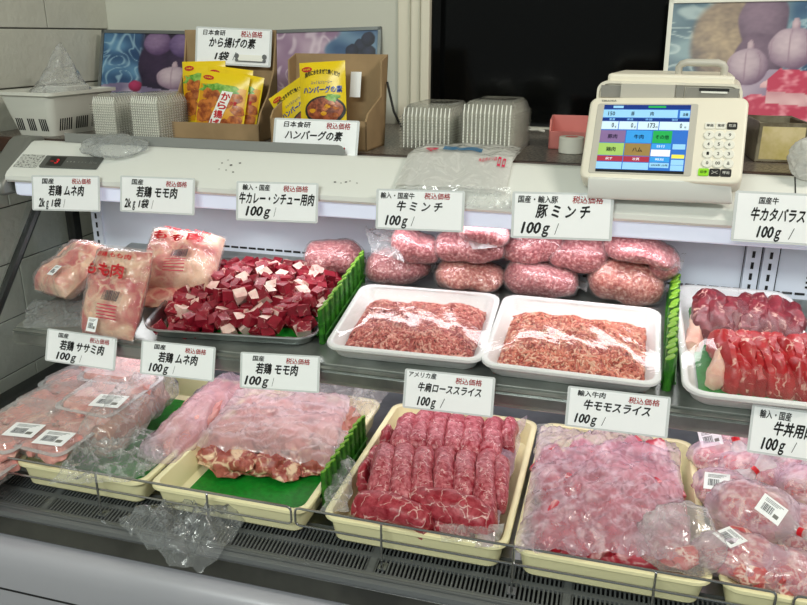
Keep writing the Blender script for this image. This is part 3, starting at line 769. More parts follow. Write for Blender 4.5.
# film-covered beef
rs = random.Random(5)
k = 0
for j in range(5):
    for i in range(5):
        u = 550 + i * 28 + rs.uniform(-8, 8) - j * 1.5; v = 450 + j * 22 + rs.uniform(-6, 6) + i * 1.5
        z = .866 - (.012 if j == 4 else 0)
        roll((u - 14, v + rs.uniform(-8, 8)), (u + 14, v + rs.uniform(-8, 8)), .040, .030, z, 'film_beef', 'red and white beef slice bundle pressed under the clouded film', 100 + k, group='beef slices under clouded film', rough_=.35, bend=.5, cat='sliced beef'); k += 1
o = blob_mb(.095, .135, .022, 'film_beef', 44, .1, 20, flat=.9, e=.6).build('beef_bed', origin=False); o.location = (.031, .955, .845)
tag(o, 'red beef layer at the bottom of the film-covered tray', 'sliced beef')
drape([(540, 432), (676, 446), (693, 566), (514, 556)], (.862, .862, .866, .866), .024, 84, 70, 21, 'poly_pink', 'clouded_film', 'wide clouded film sheet covering the beef left of the knotted meat bags', .010, .9, 30)
crumple([(540, 424), (552, 424), (534, 548), (516, 552)], (.864, .868, .868, .866), 12, 60, .009, 50, 'poly', 33, 'film_edge', 'clear film folded over the left wall of the film-covered beef tray', 'plastic film')

# knotted bags of beef at the lower right
def stuffed(px, z, rx, ry, rz, neck, label, seed, st=None, rot=0, fm='poly_pink', mt='bag_beef', tape=True):
    p = onZ(*px, z); mw = at(p)
    t = thing('meat_bag', label, 'bagged beef', mw, 'knotted bags of beef')
    for k in range(5):
        a = k * 2.4 + seed
        o = roll_mb(rx * 1.5, rx * .85, rz * .95, mt, seed + k, .4, .35, 14, 10).build('beef_piece', t)
        o.matrix_local = at((math.cos(a) * rx * .3, math.sin(a) * ry * .3, (k % 3 - .6) * rz * .22), rz=a, rx=random.uniform(-.3, .3))
    def f(u, v):
        a = 2 * math.pi * u; c = max(0, 1 - v * v) ** .5
        q = V((math.cos(a) * c * rx * 1.08, math.sin(a) * c * ry * 1.08, v * rz * 1.1)); k = 1 + .22 * (ridge(q, 30, seed) - .4)
        return q * k
    MB().blob(f, 30, 20, fm).build('plastic_bag', t, smooth='all')
    if neck:
        n = V(neck).normalized(); s0 = V((n.x * rx, n.y * ry, n.z * rz)) * .9; b = MB()
        pts = [s0 + n * q for q in (0, .010, .018, .024, .034, .044)]; rr = [rx * .45, .010, .0048, .0055, .010, .014]
        b.tube(pts, rr, 'poly_milky', 12, cap=False)
        b.build('twisted_neck', t, smooth='all')
        if tape:
            b = MB(); b.tube([s0 + n * .0165, s0 + n * .023], .0056, 'tape_red', 10); o = b.build('red_tape', t); o['label'] = 'red sealing tape'
    if st:
        o = sticker_mb(.031, .024).build('label_sticker', t, smooth=False)
        d = onZ(*st, z + rz * .9) - p; nrm = V((d.x / rx ** 2, d.y / ry ** 2, max(.5, 1 - (d.x / rx) ** 2 - (d.y / ry) ** 2) ** .5 / rz)).normalized()
        o.matrix_local = Matrix.Translation(d + nrm * .004) @ nrm.to_track_quat('Z', 'Y').to_matrix().to_4x4() @ Matrix.Rotation(R_(rot), 4, 'Z')
for a in (((719, 457), .872, .040, .034, .022, (-.1, .9, .3), 'meat bag against the tray wall, behind the bag with a small square barcode label', 203),
          ((727, 437), .878, .036, .030, .022, (.1, .5, .8), 'hindmost meat bag at the tray corner with a pale blank label edge', 204, (711, 438), 30),
          ((750, 470), .876, .040, .034, .024, (-.35, .5, .75), 'meat bag with white knotted neck just in front of the hanging price card', 205),
          ((783, 470), .876, .040, .036, .024, (-.4, -.1, .9), 'meat bag with a red-taped neck standing up, right of the white knot', 206),
          ((806, 486), .876, .036, .036, .024, (.2, .6, .7), 'meat bag behind the taped bag at the right edge of the photo', 207),
          ((724, 489), .878, .038, .032, .022, (.7, .4, .6), 'meat bag with a square white barcode label by the left tray wall', 208, (717, 483), 15),
          ((802, 530), .878, .038, .036, .026, None, 'meat bag cut by the right edge of the photo, beside the biggest bag', 209),
          ((789, 572), .868, .040, .030, .022, None, 'meat bag in the front right corner of the tray at the photo edge', 210),
          ((742, 557), .870, .050, .032, .025, (.95, .1, .15), 'flat meat bag at the front of its tray with a small label at its back', 211, (730, 540), 10),
          ((752, 512), .890, .050, .040, .032, (.72, -.62, .1), 'biggest meat bag, slanted barcode label and long white red-taped neck', 212, (770, 510), -38)):
    stuffed(*a)
# the loose tied bag on the neighbouring tray
p = onZ(681, 545, .880); t = thing('tied_bag', 'cloudy empty-looking bag with few meat scraps on the front right tray corner', 'plastic bag', at(p))
o = blob_mb(.022, .020, .014, 'bag_beef', 77, .4, 60).build('meat_scrap', t); o.location = (0, -.006, -.012)
def f(u, v):
    a = 2 * math.pi * u; c = max(0, 1 - v * v) ** .5; top = max(0, v) ** 2
    q = V((math.cos(a) * c * .050, math.sin(a) * c * .036 + top * .02, v * .030 + top * .012)); return q * (1 + .28 * (ridge(q, 26, 3) - .4))
MB().blob(f, 36, 26, 'poly').build('plastic_bag', t, smooth='all')
# crumpled bag lying on the grille
q = [onP(*p, (0, .765, .808), (0, -.35, 1)) for p in ((118, 521), (190, 508), (244, 520), (206, 578), (160, 560))]
b = MB()
def f(u, v):
    a = 2 * math.pi * u; r = abs(v) if False else v
    k = int(u * 5) % 5; w_ = u * 5 - int(u * 5); edge = q[k] * (1 - w_) + q[(k + 1) % 5] * w_
    c = sum(q, V((0, 0, 0))) / 5; p = c * (1 - r) + edge * r
    return p + V((0, 0, .004 + .030 * (1 - r * r) * (.55 + ridge(p, 34, 6)) + .012 * (ridge(p, 60, 8) - .3))) + V((nz(p, 30, 3), nz(p, 30, 7), 0)) * .012
b.sheet(f, 60, 22, 'poly_grey')
tag(b.build('plastic_bag', smooth='all'), 'crumpled empty clear bag dropped on the black air grille at the front', 'plastic bag')
# ------------------------------------------------------------------ on the shelf
def MS(px, h, rz=0, rx=0, ry=0): return Matrix.Translation(onS(*px, h)) @ SHELF_M @ Euler((rx, ry, rz)).to_matrix().to_4x4()
# steel tray of diced beef
p = onS(243, 303, 0); ST = Matrix.Translation(V((-.570, 1.108, zs(1.108) + .001))) @ SHELF_M @ Matrix.Rotation(R_(5.5), 4, 'Z')
sw, sd, sh = .288, .262, .020
b = MB()
def rr(i, z): return rrect(sw - 2 * i, sd - 2 * i, .034 - i * .6, z, 7)
b.loft([rr(.002, sh - .002), rr(0, sh - .001), rr(.001, sh + .001), rr(.005, sh), rr(.008, sh - .004), rr(.014, .003), rr(.018, .0015)], 'steel', cap0=False)
b.loft([rr(.002, sh - .002), rr(.006, sh - .004), rr(.0125, .002), rr(.017, 0)], 'steel', cap0=False)
o = b.build('steel_tray', origin=False); o.matrix_world = ST; tag(o, 'flat stainless steel tray with rounded corners full of diced beef', 'tray')
b = MB(); b.loft([rrect(sw - .05, sd - .05, .02, 0), rrect(sw - .05, sd - .05, .02, .001)], 'green_mat')
o = b.build('green_sheet', origin=False); o.matrix_world = ST @ Matrix.Translation(V((0, 0, .0022))); tag(o, 'green sheet showing through a gap in the diced beef', 'tray liner')
rd = random.Random(11)
def cube_me(seed, kind):
    r = random.Random(seed); b = MB(); q = 1
    sx, sy, sz = (r.uniform(.0078, .0102) for _ in range(3))
    cs = [V((a * sx + r.uniform(-.002, .002), c * sy + r.uniform(-.002, .002), d * sz + r.uniform(-.002, .002))) for d in (-1, 1) for c in (-1, 1) for a in (-1, 1)]
    fs = [(0, 2, 3, 1), (4, 5, 7, 6), (0, 1, 5, 4), (1, 3, 7, 5), (3, 2, 6, 7), (2, 0, 4, 6)]
    fat = {'lean': (), 'mixed': (r.randrange(6),), 'fat': (0, 1, 2, 3, 4, 5), 'cap': (r.randrange(6), r.randrange(6))}[kind]
    for i, f in enumerate(fs): b.add(cs, [f], 'beef_fat' if i in fat else 'beef_dice')
    o = b.build('beef_cube', smooth=False, origin=False)
    bm_ = o.data
    return o
kinds = ['lean'] * 8 + ['mixed'] * 3 + ['cap'] * 2 + ['fat'] * 1
protos = [(cube_me(40 + i, k), k) for i, k in enumerate(kinds)]
labs = {'lean': 'lean dark red beef cube without any white face, in the steel tray', 'mixed': 'red beef cube with pale fat on some faces, in the steel tray', 'cap': 'red beef cube with pale fat on some faces, in the steel tray', 'fat': 'pale white fat cube among the red beef cubes in the steel tray'}
used = set(); spots = []
def heap(x, y): return .010 + .026 * max(0, 1 - (abs(x) / .135) ** 3) * max(0, 1 - (abs(y) / .125) ** 3)
for layer in range(3):
    stp = .0198
    nx, ny = int((sw - .044) / stp) + 1, int((sd - .044) / stp) + 1
    for j in range(ny):
        for i in range(nx):
            x = (i - (nx - 1) / 2) * stp + rd.uniform(-.005, .005) + (layer % 2) * .010; y = (j - (ny - 1) / 2) * stp + rd.uniform(-.005, .005) + (layer % 2) * .010
            if abs(x) > sw / 2 - .022 or abs(y) > sd / 2 - .021: continue
            if (x - .085) ** 2 / .018 ** 2 + (y + .088) ** 2 / .017 ** 2 < 1: continue
            z = .0125 + layer * .0145
            if layer and z > heap(x, y) + .008: continue
            if layer == 0 and heap(x, y) > .032 and abs(x) < .085 and abs(y) < .075: continue   # wholly buried
            spots.append((x, y, z))
spots.sort(key=lambda s: -s[2]); spots = spots[:298]
for x, y, z in spots:
    o, k = rd.choice(protos); c = o if o not in used else o.copy()
    if c is not o: COL.objects.link(c)
    used.add(o)
    c.matrix_world = ST @ at((x, y, z), rz=rd.uniform(0, 6.3), rx=rd.uniform(-.5, .5), ry=rd.uniform(-.5, .5))
    tag(c, labs[k], 'beef cube', {'lean': 'lean beef cubes', 'mixed': 'beef cubes with fat faces', 'cap': 'beef cubes with fat faces', 'fat': 'white fat cubes'}[k])
for o, k in protos:
    if o not in used: bpy.data.objects.remove(o)
b = MB(); b.loft([rrect(.17, .15, .03, 0), rrect(.165, .145, .03, .014), rrect(.12, .10, .03, .022)], 'beef_dice')
o = b.build('beef_trimmings', origin=False); o.matrix_world = ST @ Matrix.Translation(V((-.005, .005, .0035))); tag(o, 'dark beef trimmings underneath the diced beef heap', 'beef trimmings', kind='stuff')

# mince in white trays
def mince(nm, mw, w, d, hfn, mt, label, n, floor):
    b = MB(); NX, NY = 44, 36; ww, dd = w - .036, d - .036
    def f(u, v):
        x, y = (u - .5) * ww, (v - .5) * dd; return (x, y, floor + .004 + hfn(x, y) * .92 + .002 * fbm((x, y, 0), 150, 2))
    b.sheet(f, NX, NY, mt + 'a')
    r = random.Random(n)
    for k in range(n):
        x, y = r.uniform(-.5, .5) * ww * .99, r.uniform(-.5, .5) * dd * .99; z = floor + .004 + hfn(x, y)
        if hfn(x, y) < .006 and r.random() < .6: continue
        a = r.uniform(0, 6.3); pts = []; st = r.uniform(.0030, .0046); zz = z + r.uniform(-.001, .0022); cur = r.uniform(-.9, .9)
        for q in range(6):
            if abs(x) > ww / 2 or abs(y) > dd / 2: break
            pts.append((x, y, zz)); x += math.cos(a) * st; y += math.sin(a) * st; a += cur + r.uniform(-.3, .3)
            zz = floor + .004 + (hfn(x, y) if abs(x) < ww / 2 and abs(y) < dd / 2 else .004) + r.uniform(-.0012, .0026)
        if len(pts) < 3: continue
        b.tube(pts, r.uniform(.0013, .0019), mt + r.choice('aabbbcc'), 4, cap=False)
    o = b.build('minced_meat', smooth='all', origin=False); o.matrix_world = mw
    tag(o, label, 'minced meat', kind='stuff')
def mound(w, d, top, seed, cx=0, cy=0, p=3.4):
    def h(x, y):
        a, c = abs((x - cx) / (w / 2 - .020)), abs((y - cy) / (d / 2 - .020))
        e = max(0, 1 - min(1, a) ** p) * max(0, 1 - min(1, c) ** p)
        return top * (e ** .5) * (.74 + .40 * fbm((x, y, 0), 22, seed))
    return h
HT = .030
nS = SN; pS = S0 + SN * (HT + .0005)
for nm, cs, lab, mlab, mt, top, seed in (
    ('A', [(361, 282), (499, 294), (485, 361), (324, 347)], 'white plastic tray of minced beef, beside the upper green divider', 'pink-red minced beef strands in the left white tray', 'mince_beef', .034, 3),
    ('B', [(500, 295), (662, 306), (661, 389), (484, 361)], 'white plastic tray of paler minced pork, right of the minced beef', 'paler orange-pink minced pork strands in the right white tray', 'mince_pork', .032, 8)):
    mw, w, d = fit(cs, pS, nS)
    hf = mound(w, d, top, seed, 0, -.006 if nm == 'A' else -.008)
    tray('meat_tray', lab, cs, pS, nS, HT, 'white_plastic', lambda x, y, w=w, d=d, top=top: (top * 1.06 + .006 - HT) * max(0, 1 - (2 * x / w) ** 4) * max(0, 1 - (2 * y / d) ** 4) - .002)
    mince(nm, mw, w, d, hf, mt, mlab, 2300, -HT)
# tray of rib slices
csC = [(679, 284), (797, 291), (826, 409), (675, 390)]
mw, w, d = fit(csC, pS, nS)
mwC, w, d = tray('meat_tray', 'white plastic tray of sliced rib beef at the right end of the shelf', csC, pS, nS, HT, 'white_plastic', lambda x, y: .012 - .008 * (x / .1) ** 2 - .006 * (y / .12) ** 2, r=.03)
b = MB(); b.loft([rrect(w - .05, d - .05, .02, 0), rrect(w - .05, d - .05, .02, .0015)], 'green_mat'); o = b.build('green_sheet', origin=False); o.matrix_world = mwC @ Matrix.Translation(V((0, 0, -HT + .005))); tag(o, 'dark green sheet showing at the front left of the rib slices', 'tray liner')
def rib(x, y, z, Lx, w_, h_, mt, rz, rx, label, seed, group):
    o = roll_mb(Lx, w_, h_, mt, seed, .3, .22, 18, 12).build('rib_slice', origin=False)
    o.matrix_world = mwC @ at((x, y, z), rz=rz, rx=rx); tag(o, label, 'sliced beef', group)
for i in range(9):
    rib(-w / 2 + .042 + i * .0150, d * .20 + .004 * math.sin(i * 2.0), -.012 + .006 * math.sin(i * 1.3 + 1), .120, .036, .048, 'rib_dark', R_(-8 + 6 * math.sin(i * 1.7)), R_(10), 'dark purplish rib beef slice in the back row of the right shelf tray', 300 + i, 'dark rib slices')
for i in range(11):
    rib(-w / 2 + .060 + i * .0112, -d * .19, -.006, .118, .028, .050, 'rib_bright', R_(8 + 5 * math.sin(i * 2.1)), R_(8), 'bright red rib beef slice in the front row of the right shelf tray', 320 + i, 'bright rib slices')
rib(-w / 2 + .030, d * .10, -.012, .100, .024, .026, 'rib_fat', R_(-10), R_(6), 'long pale fat edge along the left wall of the rib beef tray', 341, None)
rib(-w / 2 + .056, -d * .19, -.004, .112, .024, .034, 'rib_fat', R_(-16), R_(10), 'thick pale fat strip leading the bright red rib slices', 342, None)
for i, (x, y) in enumerate(((-.02, -.096), (.005, -.098), (.03, -.098), (.055, -.096))):
    rib(x, y, -.012, .030, .020, .018, 'rib_bright', R_(70 + 20 * i), 0, 'short curled rib beef scrap along the front wall of its tray', 350 + i, 'rib beef scraps')

# green stick dividers
def divider(pf, pb, n, hgt, label, plane):
    a, c = plane(*pf), plane(*pb); d = c - a; b = MB(); r = random.Random(n)
    dn = d.normalized(); per = V((dn.y, -dn.x, 0)).normalized(); st = d.length / n; rad = st * .46
    up = V((0, -.06, 1)).normalized()
    for k in range(n):
        o = a + d * ((k + .5) / n) + per * (.0012 if k % 2 else -.0012); hh = hgt * (1 + r.uniform(-.03, .03))
        lo = [o + (dn * math.cos(q * math.pi / 4) + per * math.sin(q * math.pi / 4)) * rad for q in range(8)]
        mid = [p + up * hh * .97 + up * (p - o).dot(per) * .5 for p in lo]
        top = [o + (p - o) * .8 + up * hh + up * (p - o).dot(per) * .5 for p in lo]
        b.loft([lo, mid], 'leaf_green', True, False); b.loft([mid, top], 'leaf_tip', False, True)
        nd = [o + (p - o) * 1.12 + up * hh * .55 for p in lo]; nd2 = [p + up * .0015 for p in nd]; b.loft([nd, nd2], 'leaf_green')
    for s in (-1, 1):
        b.loft([[a + per * s * rad * 1.2 + up * (hgt * .25), a + per * s * rad * 1.5 + up * (hgt * .25), a + per * s * rad * 1.5 + up * (hgt * .32), a + per * s * rad * 1.2 + up * (hgt * .32)],
                [c + per * s * rad * 1.2 + up * (hgt * .25), c + per * s * rad * 1.5 + up * (hgt * .25), c + per * s * rad * 1.5 + up * (hgt * .32), c + per * s * rad * 1.2 + up * (hgt * .32)]], 'leaf_green')
    tag(b.build('green_divider'), label, 'divider')
divider((322, 345), (364, 281), 19, .058, 'green bamboo-stick divider between the diced beef and the minced beef tray', lambda u, v: onS(u, v, .001))
divider((667, 392), (672, 302), 18, .050, 'green divider seen edge-on between the minced pork and the rib beef tray', lambda u, v: onS(u, v, .001))
divider((325, 508), (364, 447), 18, .060, 'green bamboo-stick divider beside the chicken thighs on the lower deck', lambda u, v: onZ(u, v, .832))

# bags of mince behind the white trays
def mince_bag(px, h, L_, H_, D_, rz, ry, label, seed, mt='mince_bag', tip=0, rx=0):
    mw = MS(px, h, R_(rz), R_(rx), R_(ry)); t = thing('mince_bag', label, 'bagged mince', mw, 'bags of mince on the shelf')
    def shape(u, v, g, pin):
        a = 2 * math.pi * u; s = v; e = max(0, 1 - abs(s) ** 3.2) ** .5
        q = V((s * L_ / 2, math.cos(a) * D_ / 2 * e, math.sin(a) * H_ / 2 * e))
        k = 1 + .22 * fbm(q, 20, seed); q = V((q.x, q.y * k, q.z * k)) + V((0, 0, .010 * nz(q, 14, seed + 6)))
        if q.z < 0: q.z *= .85
        return V((q.x * g, q.y * g * (1 + pin * (1 - e)), q.z * g))
    MB().blob(lambda u, v: shape(u, v, 1, 0), 26, 20, mt).build('minced_meat', t)
    def sk(u, v):
        q = shape(u, v, 1.045, .2); return q * (1 + .05 * (ridge(q, 40, seed + 2) - .5))
    b = MB(); b.blob(sk, 30, 22, 'cling_bag')
    if tip:
        s = 1 if tip > 0 else -1; x = s * L_ / 2; e = abs(tip)
        def fl(u, v): return (x * .94 + s * e * u, (v - .5) * D_ * (.5 + .5 * u) * .9, .004 * math.sin(v * 14 + u * 3) + H_ * .10 * u)
        b.sheet(fl, 8, 12, 'cling_bag')
    b.build('plastic_bag', t, smooth='all')
for a in (((334, 258), .034, .105, .056, .075, 8, 6, 'bag of mince alone behind the diced beef, left of the green divider', 401, 'mince_bag', .012),
          ((398, 267), .030, .118, .060, .078, 4, -4, 'bag of mince at the left end of the lower row, behind the minced beef tray', 402, 'mince_bag', .012),
          ((470, 275), .030, .120, .056, .078, 2, 0, 'bag of orange-tinged mince second in the lower row, behind the minced beef tray', 403, 'mince_bag_pale', .010),
          ((541, 279), .032, .124, .060, .080, -2, 2, 'bag of mince with a pointed right end, third in the lower row', 404, 'mince_bag', .018),
          ((626, 281), .036, .122, .074, .082, -2, 2, 'bulky paler bag of mince at the right end of the lower row', 405, 'mince_bag_pale', .006),
          ((416, 245), .076, .088, .060, .075, 10, 16, 'bag of mince left in the upper row, below the minced beef price card', 406, 'mince_bag', -.02),
          ((470, 247), .078, .122, .056, .076, 0, 2, 'bag of mince with a white film patch, second in the upper row', 407, 'mince_bag', .01),
          ((484, 230), .120, .085, .046, .070, 12, 10, 'topmost bag of mince, peeking out between two hanging price cards', 408, 'mince_bag', .02),
          ((535, 246), .080, .110, .054, .076, 6, -12, 'bag of mince half behind the minced pork price card', 409, 'mince_bag', .006),
          ((578, 254), .074, .100, .058, .076, -6, 6, 'shadowed bag of mince in the gap right below the minced pork price card', 410, 'mince_bag', .006),
          ((640, 250), .090, .118, .050, .078, -8, 12, 'long slanted bag of mince on top of the bulky paler bag', 411, 'mince_bag', .012),
          ((664, 264), .066, .050, .060, .060, -8, 4, 'small bag of mince end showing beside the top of the edge-on green divider', 412, 'mince_bag', 0)):
    mince_bag(*a)
crumple([(364, 226), (404, 236), (402, 262), (372, 254)], (.085, .085, .075, .07), 24, 20, .012, 50, 'poly', 71, 'plastic_film', 'loose clear film standing up left of the upper row of mince bags', 'plastic film', plane=onS)
crumple([(468, 234), (500, 232), (498, 248), (472, 250)], (.112, .112, .106, .108), 18, 12, .006, 60, 'poly_milky', 73, 'plastic_film', 'small white film patch on the mince bag under the minced beef card', 'plastic film', plane=onS)

# printed bags of chicken thigh meat
def printed(px, h, w, hh, th, rot, label, seed, txt=True, bar=(.12, -.05), small=None):
    mw = MS(px, h, *rot); t = thing('chicken_bag', label, 'bagged chicken', mw, 'printed bags of chicken thigh meat')
    def front(x, y, g=1.0, lift=0):
        a, c = min(1, abs(x) / (w / 2)), min(1, abs(y) / (hh / 2))
        e = max(0, (1 - a ** 4) * (1 - c ** 4)) ** .5
        k = 1 + .34 * fbm((x, y, 0), 24, seed)
        return V((x, y, th * .55 * e * k * g + lift))
    def body(g, lump):
        b = MB()
        def f(u, v): return front((u - .5) * w, (v - .5) * hh, g) * 1.0
        def k_(u, v):
            q = front((.5 - u) * w, (v - .5) * hh, g); return V((q.x, q.y, -q.z * .8))
        b.sheet(f, 34, 40, 'chicken_skin'); b.sheet(k_, 20, 24, 'chicken_skin'); return b
    body(.94, 0).build('chicken_meat', t, smooth='all')
    b = MB()
    def g1(u, v):
        q = front((u - .5) * w * 1.04, (v - .5) * hh * 1.06); return V((q.x, q.y, q.z + .0016 + .006 * (ridge(q, 38, seed) - .35)))
    def g2(u, v):
        q = front((.5 - u) * w * 1.04, (v - .5) * hh * 1.06); return V((q.x, q.y, -q.z * .84 - .001))
    b.sheet(g1, 44, 50, 'cling_bag'); b.sheet(g2, 16, 16, 'cling_bag')
    b.build('plastic_bag', t, smooth='all')
    if txt:
        fn = lambda x, y: front(x, y, 1.0, .0075)
        b = MB()
        b.text('もも肉', -w * .40, w * .28, hh * .14, hh * .30, 'ink_red', fn, bold=.035)
        b.text('若鶏 もも肉', -w * .30, w * .34, hh * .36, hh * .42, 'ink_red', fn, bold=.03)
        b.build('red_print', t, smooth=False)
        b = MB(); bx, by = bar; x = -.013; r = random.Random(2)
        while x < .013:
            q = r.choice((.0006, .001, .0015)); b.add([fn(bx * w + x, by * hh - .008), fn(bx * w + x + q, by * hh - .008), fn(bx * w + x + q, by * hh + .008), fn(bx * w + x, by * hh + .008)], [(0, 1, 2, 3)], 'barcode_ink'); x += q + r.choice((.0006, .0009))
        for k in range(5):
            y = by * hh - .016 - k * .005; b.add([fn(bx * w - .02, y), fn(bx * w + .016, y), fn(bx * w + .016, y + .0014), fn(bx * w - .02, y + .0014)], [(0, 1, 2, 3)], 'ink_pink')
        b.build('barcode_print', t, smooth=False)
    if small:
        o = sticker_mb(.018, .022).build('label_sticker', t, smooth=False); o.matrix_local = at(front(small[0] * w, small[1] * hh, 1, .009))
printed((74, 270), .046, .105, .115, .056, (R_(-22), R_(22), R_(-8)), 'printed chicken bag lying slanted behind the upright one, pink print, at the left', 501, False, small=(.30, -.30))
printed((182, 262), .056, .125, .118, .062, (R_(14), R_(30), R_(10)), 'printed chicken bag lying between the upright chicken bag and the diced beef', 502, bar=(.02, -.06))
printed((117, 293), .060, .098, .142, .052, (R_(-4), R_(52), 0), 'upright printed chicken bag in front, large red characters over a barcode', 503, bar=(.18, -.06), small=(-.08, -.40))
o = blob_mb(.05, .035, .022, 'chicken_skin', 88, .3, 30).build('chicken_piece', origin=False); o.matrix_world = MS((164, 296), .016, .3); tag(o, 'pale chicken piece under the right printed bag, touching the steel tray', 'chicken piece')
b = MB()
for q in (((70, 256), (100, 250), (98, 268), (62, 274)),):
    pass
crumple([(30, 300), (88, 300), (92, 326), (22, 328)], (.004, .01, .006, .003), 40, 22, .008, 40, 'poly_grey', 91, 'plastic_sheet', 'bluish clear plastic sheet lying empty on the left end of the shelf', 'plastic sheet', plane=onS)
# ------------------------------------------------------------------ price cards
def card(c4, p, n, lines, label, group=None, red=(.60, .90, .76, .92), thick=.0012):
    mw, w, h = fit(c4, p, n)
    b = MB(); b.loft([rrect(w, h, .003, -thick), rrect(w, h, .003, -.0002)], 'sleeve')
    b.box((-w * .472, -h * .455, -.0003), (w * .472, h * .455, .0002), 'card_white')
    split = []
    for s, (x0, x1, y0, y1), mt, bold, sh in lines:
        toks = {'100ɡ': (('100', 0, .68, 0, 1), ('ｇ', .70, .98, -.26, .74)), '2kɡ 1袋': (('2k', 0, .29, 0, 1), ('ｇ', .33, .46, -.26, .72), ('1袋', .56, 1, 0, 1))}.get(s, ((s, 0, 1, 0, 1),))
        for q, a0, a1, c0, c1 in toks: split.append((q, (x0 + (x1 - x0) * a0, x0 + (x1 - x0) * a1, y0 + (y1 - y0) * c0, y0 + (y1 - y0) * c1), mt, bold, sh))
    for s, (x0, x1, y0, y1), mt, bold, sh in split:
        b.text(s, (x0 - .5) * w, (x1 - .5) * w, (y0 - .5) * h, (y1 - .5) * h, mt, bold=bold, shear=sh, z=.0005)
    if red: b.text('税込価格', (red[0] - .5) * w, (red[1] - .5) * w, (red[2] - .5) * h, (red[3] - .5) * h, 'ink_red', bold=.018, shear=.12, z=.0005)
    o = b.build('price_card', smooth=False, origin=False); o.matrix_world = mw
    return tag(o, label, 'price card', group), mw, w, h
PT, NT = (0, 1.112, 1.20), (0, -.97, .22)
PB, NB = (0, .950, .975), (0, -.95, .30)
B1, B2, B3 = .022, .032, .036
def std(top, name, price, t=(.18, .36, .76, .91), m=(.22, .84, .42, .72), q=(.08, .46, .08, .34), sl=(.50, .53, .10, .32)):
    return [(top, t, 'ink', B1, .1), (name, m, 'ink', B2, .22), (price, q, 'ink', B3, .26), ('/', sl, 'ink', 0, .3)]
card([(28.4, 175), (96.4, 176), (103.2, 211.6), (35, 210.5)], PT, NT, std('国産', '若鶏 ムネ肉', '2kɡ 1袋', (.16, .34, .76, .92), (.25, .78, .42, .73), (.10, .44, .10, .36), (.47, .50, .1, .34)), 'price card of two-kilo chicken breast bags, hanging leftmost on the canopy', red=(.60, .88, .76, .92))
card([(117, 175), (191.3, 178.4), (198, 215.4), (123, 211.8)], PT, NT, std('国産', '若鶏 モモ肉', '2kɡ 1袋', (.16, .32, .76, .92), (.22, .78, .42, .73), (.06, .40, .12, .38), (.43, .46, .12, .36)), 'price card of two-kilo chicken thigh bags, second on the canopy', red=(.62, .90, .74, .90))
card([(234, 181), (316.5, 183), (319.6, 223.6), (238, 220)], PT, NT, std('輸入・国産', '牛カレー・シチュー用肉', '100ɡ', (.08, .42, .77, .93), (.04, .96, .42, .73), (.12, .44, .12, .38), (.47, .50, .12, .36)), 'price card of stewing beef, hanging above the diced beef', red=(.58, .88, .76, .92))
card([(374.7, 188.4), (463, 191), (465.6, 232.5), (377, 229)], PT, NT, std('輸入・国産牛', '牛 ミ ン チ', '100ɡ', (.05, .44, .76, .92), (.24, .76, .46, .72), (.11, .38, .10, .36), (.41, .45, .10, .34)), 'price card of minced beef, hanging above the upper mince bags', red=(.55, .84, .77, .93))
card([(511, 191), (613.4, 193.7), (612.6, 241), (512, 238)], PT, NT, std('国産・輸入豚', '豚 ミ ン チ', '100ɡ', (.06, .46, .76, .92), (.24, .78, .44, .74), (.10, .40, .10, .36), (.44, .48, .10, .34)), 'price card of minced pork, hanging left of and below the scale', red=(.60, .90, .77, .93))
card([(735, 190), (845, 196), (845, 248), (731, 241.4)], PT, NT, std('国産牛', '牛カタバラスライス', '100ɡ', (.22, .40, .76, .90), (.16, .90, .42, .70), (.23, .46, .10, .34), (.52, .57, .10, .32)), 'price card of rib beef slices, hanging rightmost on the canopy', red=(.66, .92, .74, .90))
card([(43.5, 327.8), (113, 337), (118.8, 371.7), (48.5, 361)], PB, NB, std('国産', '若鶏 ササミ肉', '100ɡ', (.17, .32, .77, .92), (.20, .84, .40, .71), (.16, .46, .10, .34), (.50, .53, .10, .32)), 'price card of chicken tenderloin, leftmost on the shelf front', red=(.62, .90, .74, .90))
card([(137.8, 339.6), (212.4, 346.6), (217, 382.5), (143.4, 373.8)], PB, NB, std('国産', '若鶏 ムネ肉', '100ɡ', (.18, .34, .77, .92), (.24, .78, .40, .71), (.12, .40, .10, .36), (.45, .48, .10, .34)), 'price card of chicken breast by the hundred grams, second on the shelf front', red=(.60, .88, .74, .90))
card([(237.5, 350.6), (319, 357), (320.2, 392.4), (242.5, 389)], PB, NB, std('国産', '若鶏 モモ肉', '100ɡ', (.16, .31, .77, .92), (.20, .74, .42, .73), (.06, .38, .10, .36), (.41, .44, .10, .34)), 'price card of chicken thigh by the hundred grams, below the diced beef tray', red=(.58, .88, .74, .90))
card([(403.4, 368.5), (494.5, 377), (493.8, 418.4), (403.9, 407.3)], PB, NB, std('アメリカ産', '牛肩ローススライス', '100ɡ', (.05, .36, .80, .95), (.16, .86, .46, .70), (.16, .38, .10, .34), (.42, .47, .10, .34)), 'price card of beef shoulder slices, above the rolled beef slices', red=(.57, .86, .74, .90))
card([(565.5, 385.5), (671, 397), (667.5, 439), (567, 426)], PB, NB, std('輸入牛肉', '牛モモスライス', '100ɡ', (.10, .38, .78, .93), (.17, .82, .46, .72), (.09, .32, .12, .36), (.36, .40, .12, .34)), 'price card of beef round slices, above the film-covered beef', red=(.60, .90, .74, .90))
card([(752, 404), (848, 416), (845, 467), (746.8, 451.6)], PB, NB, std('輸入・国産', '牛丼用肉', '100ɡ', (.09, .42, .74, .92), (.25, .68, .42, .72), (.14, .40, .10, .36), (.46, .51, .12, .34)), 'price card of beef bowl meat, at the right edge above the knotted bags', red=None)

# ------------------------------------------------------------------ on the worktop
ZC = 1.2602
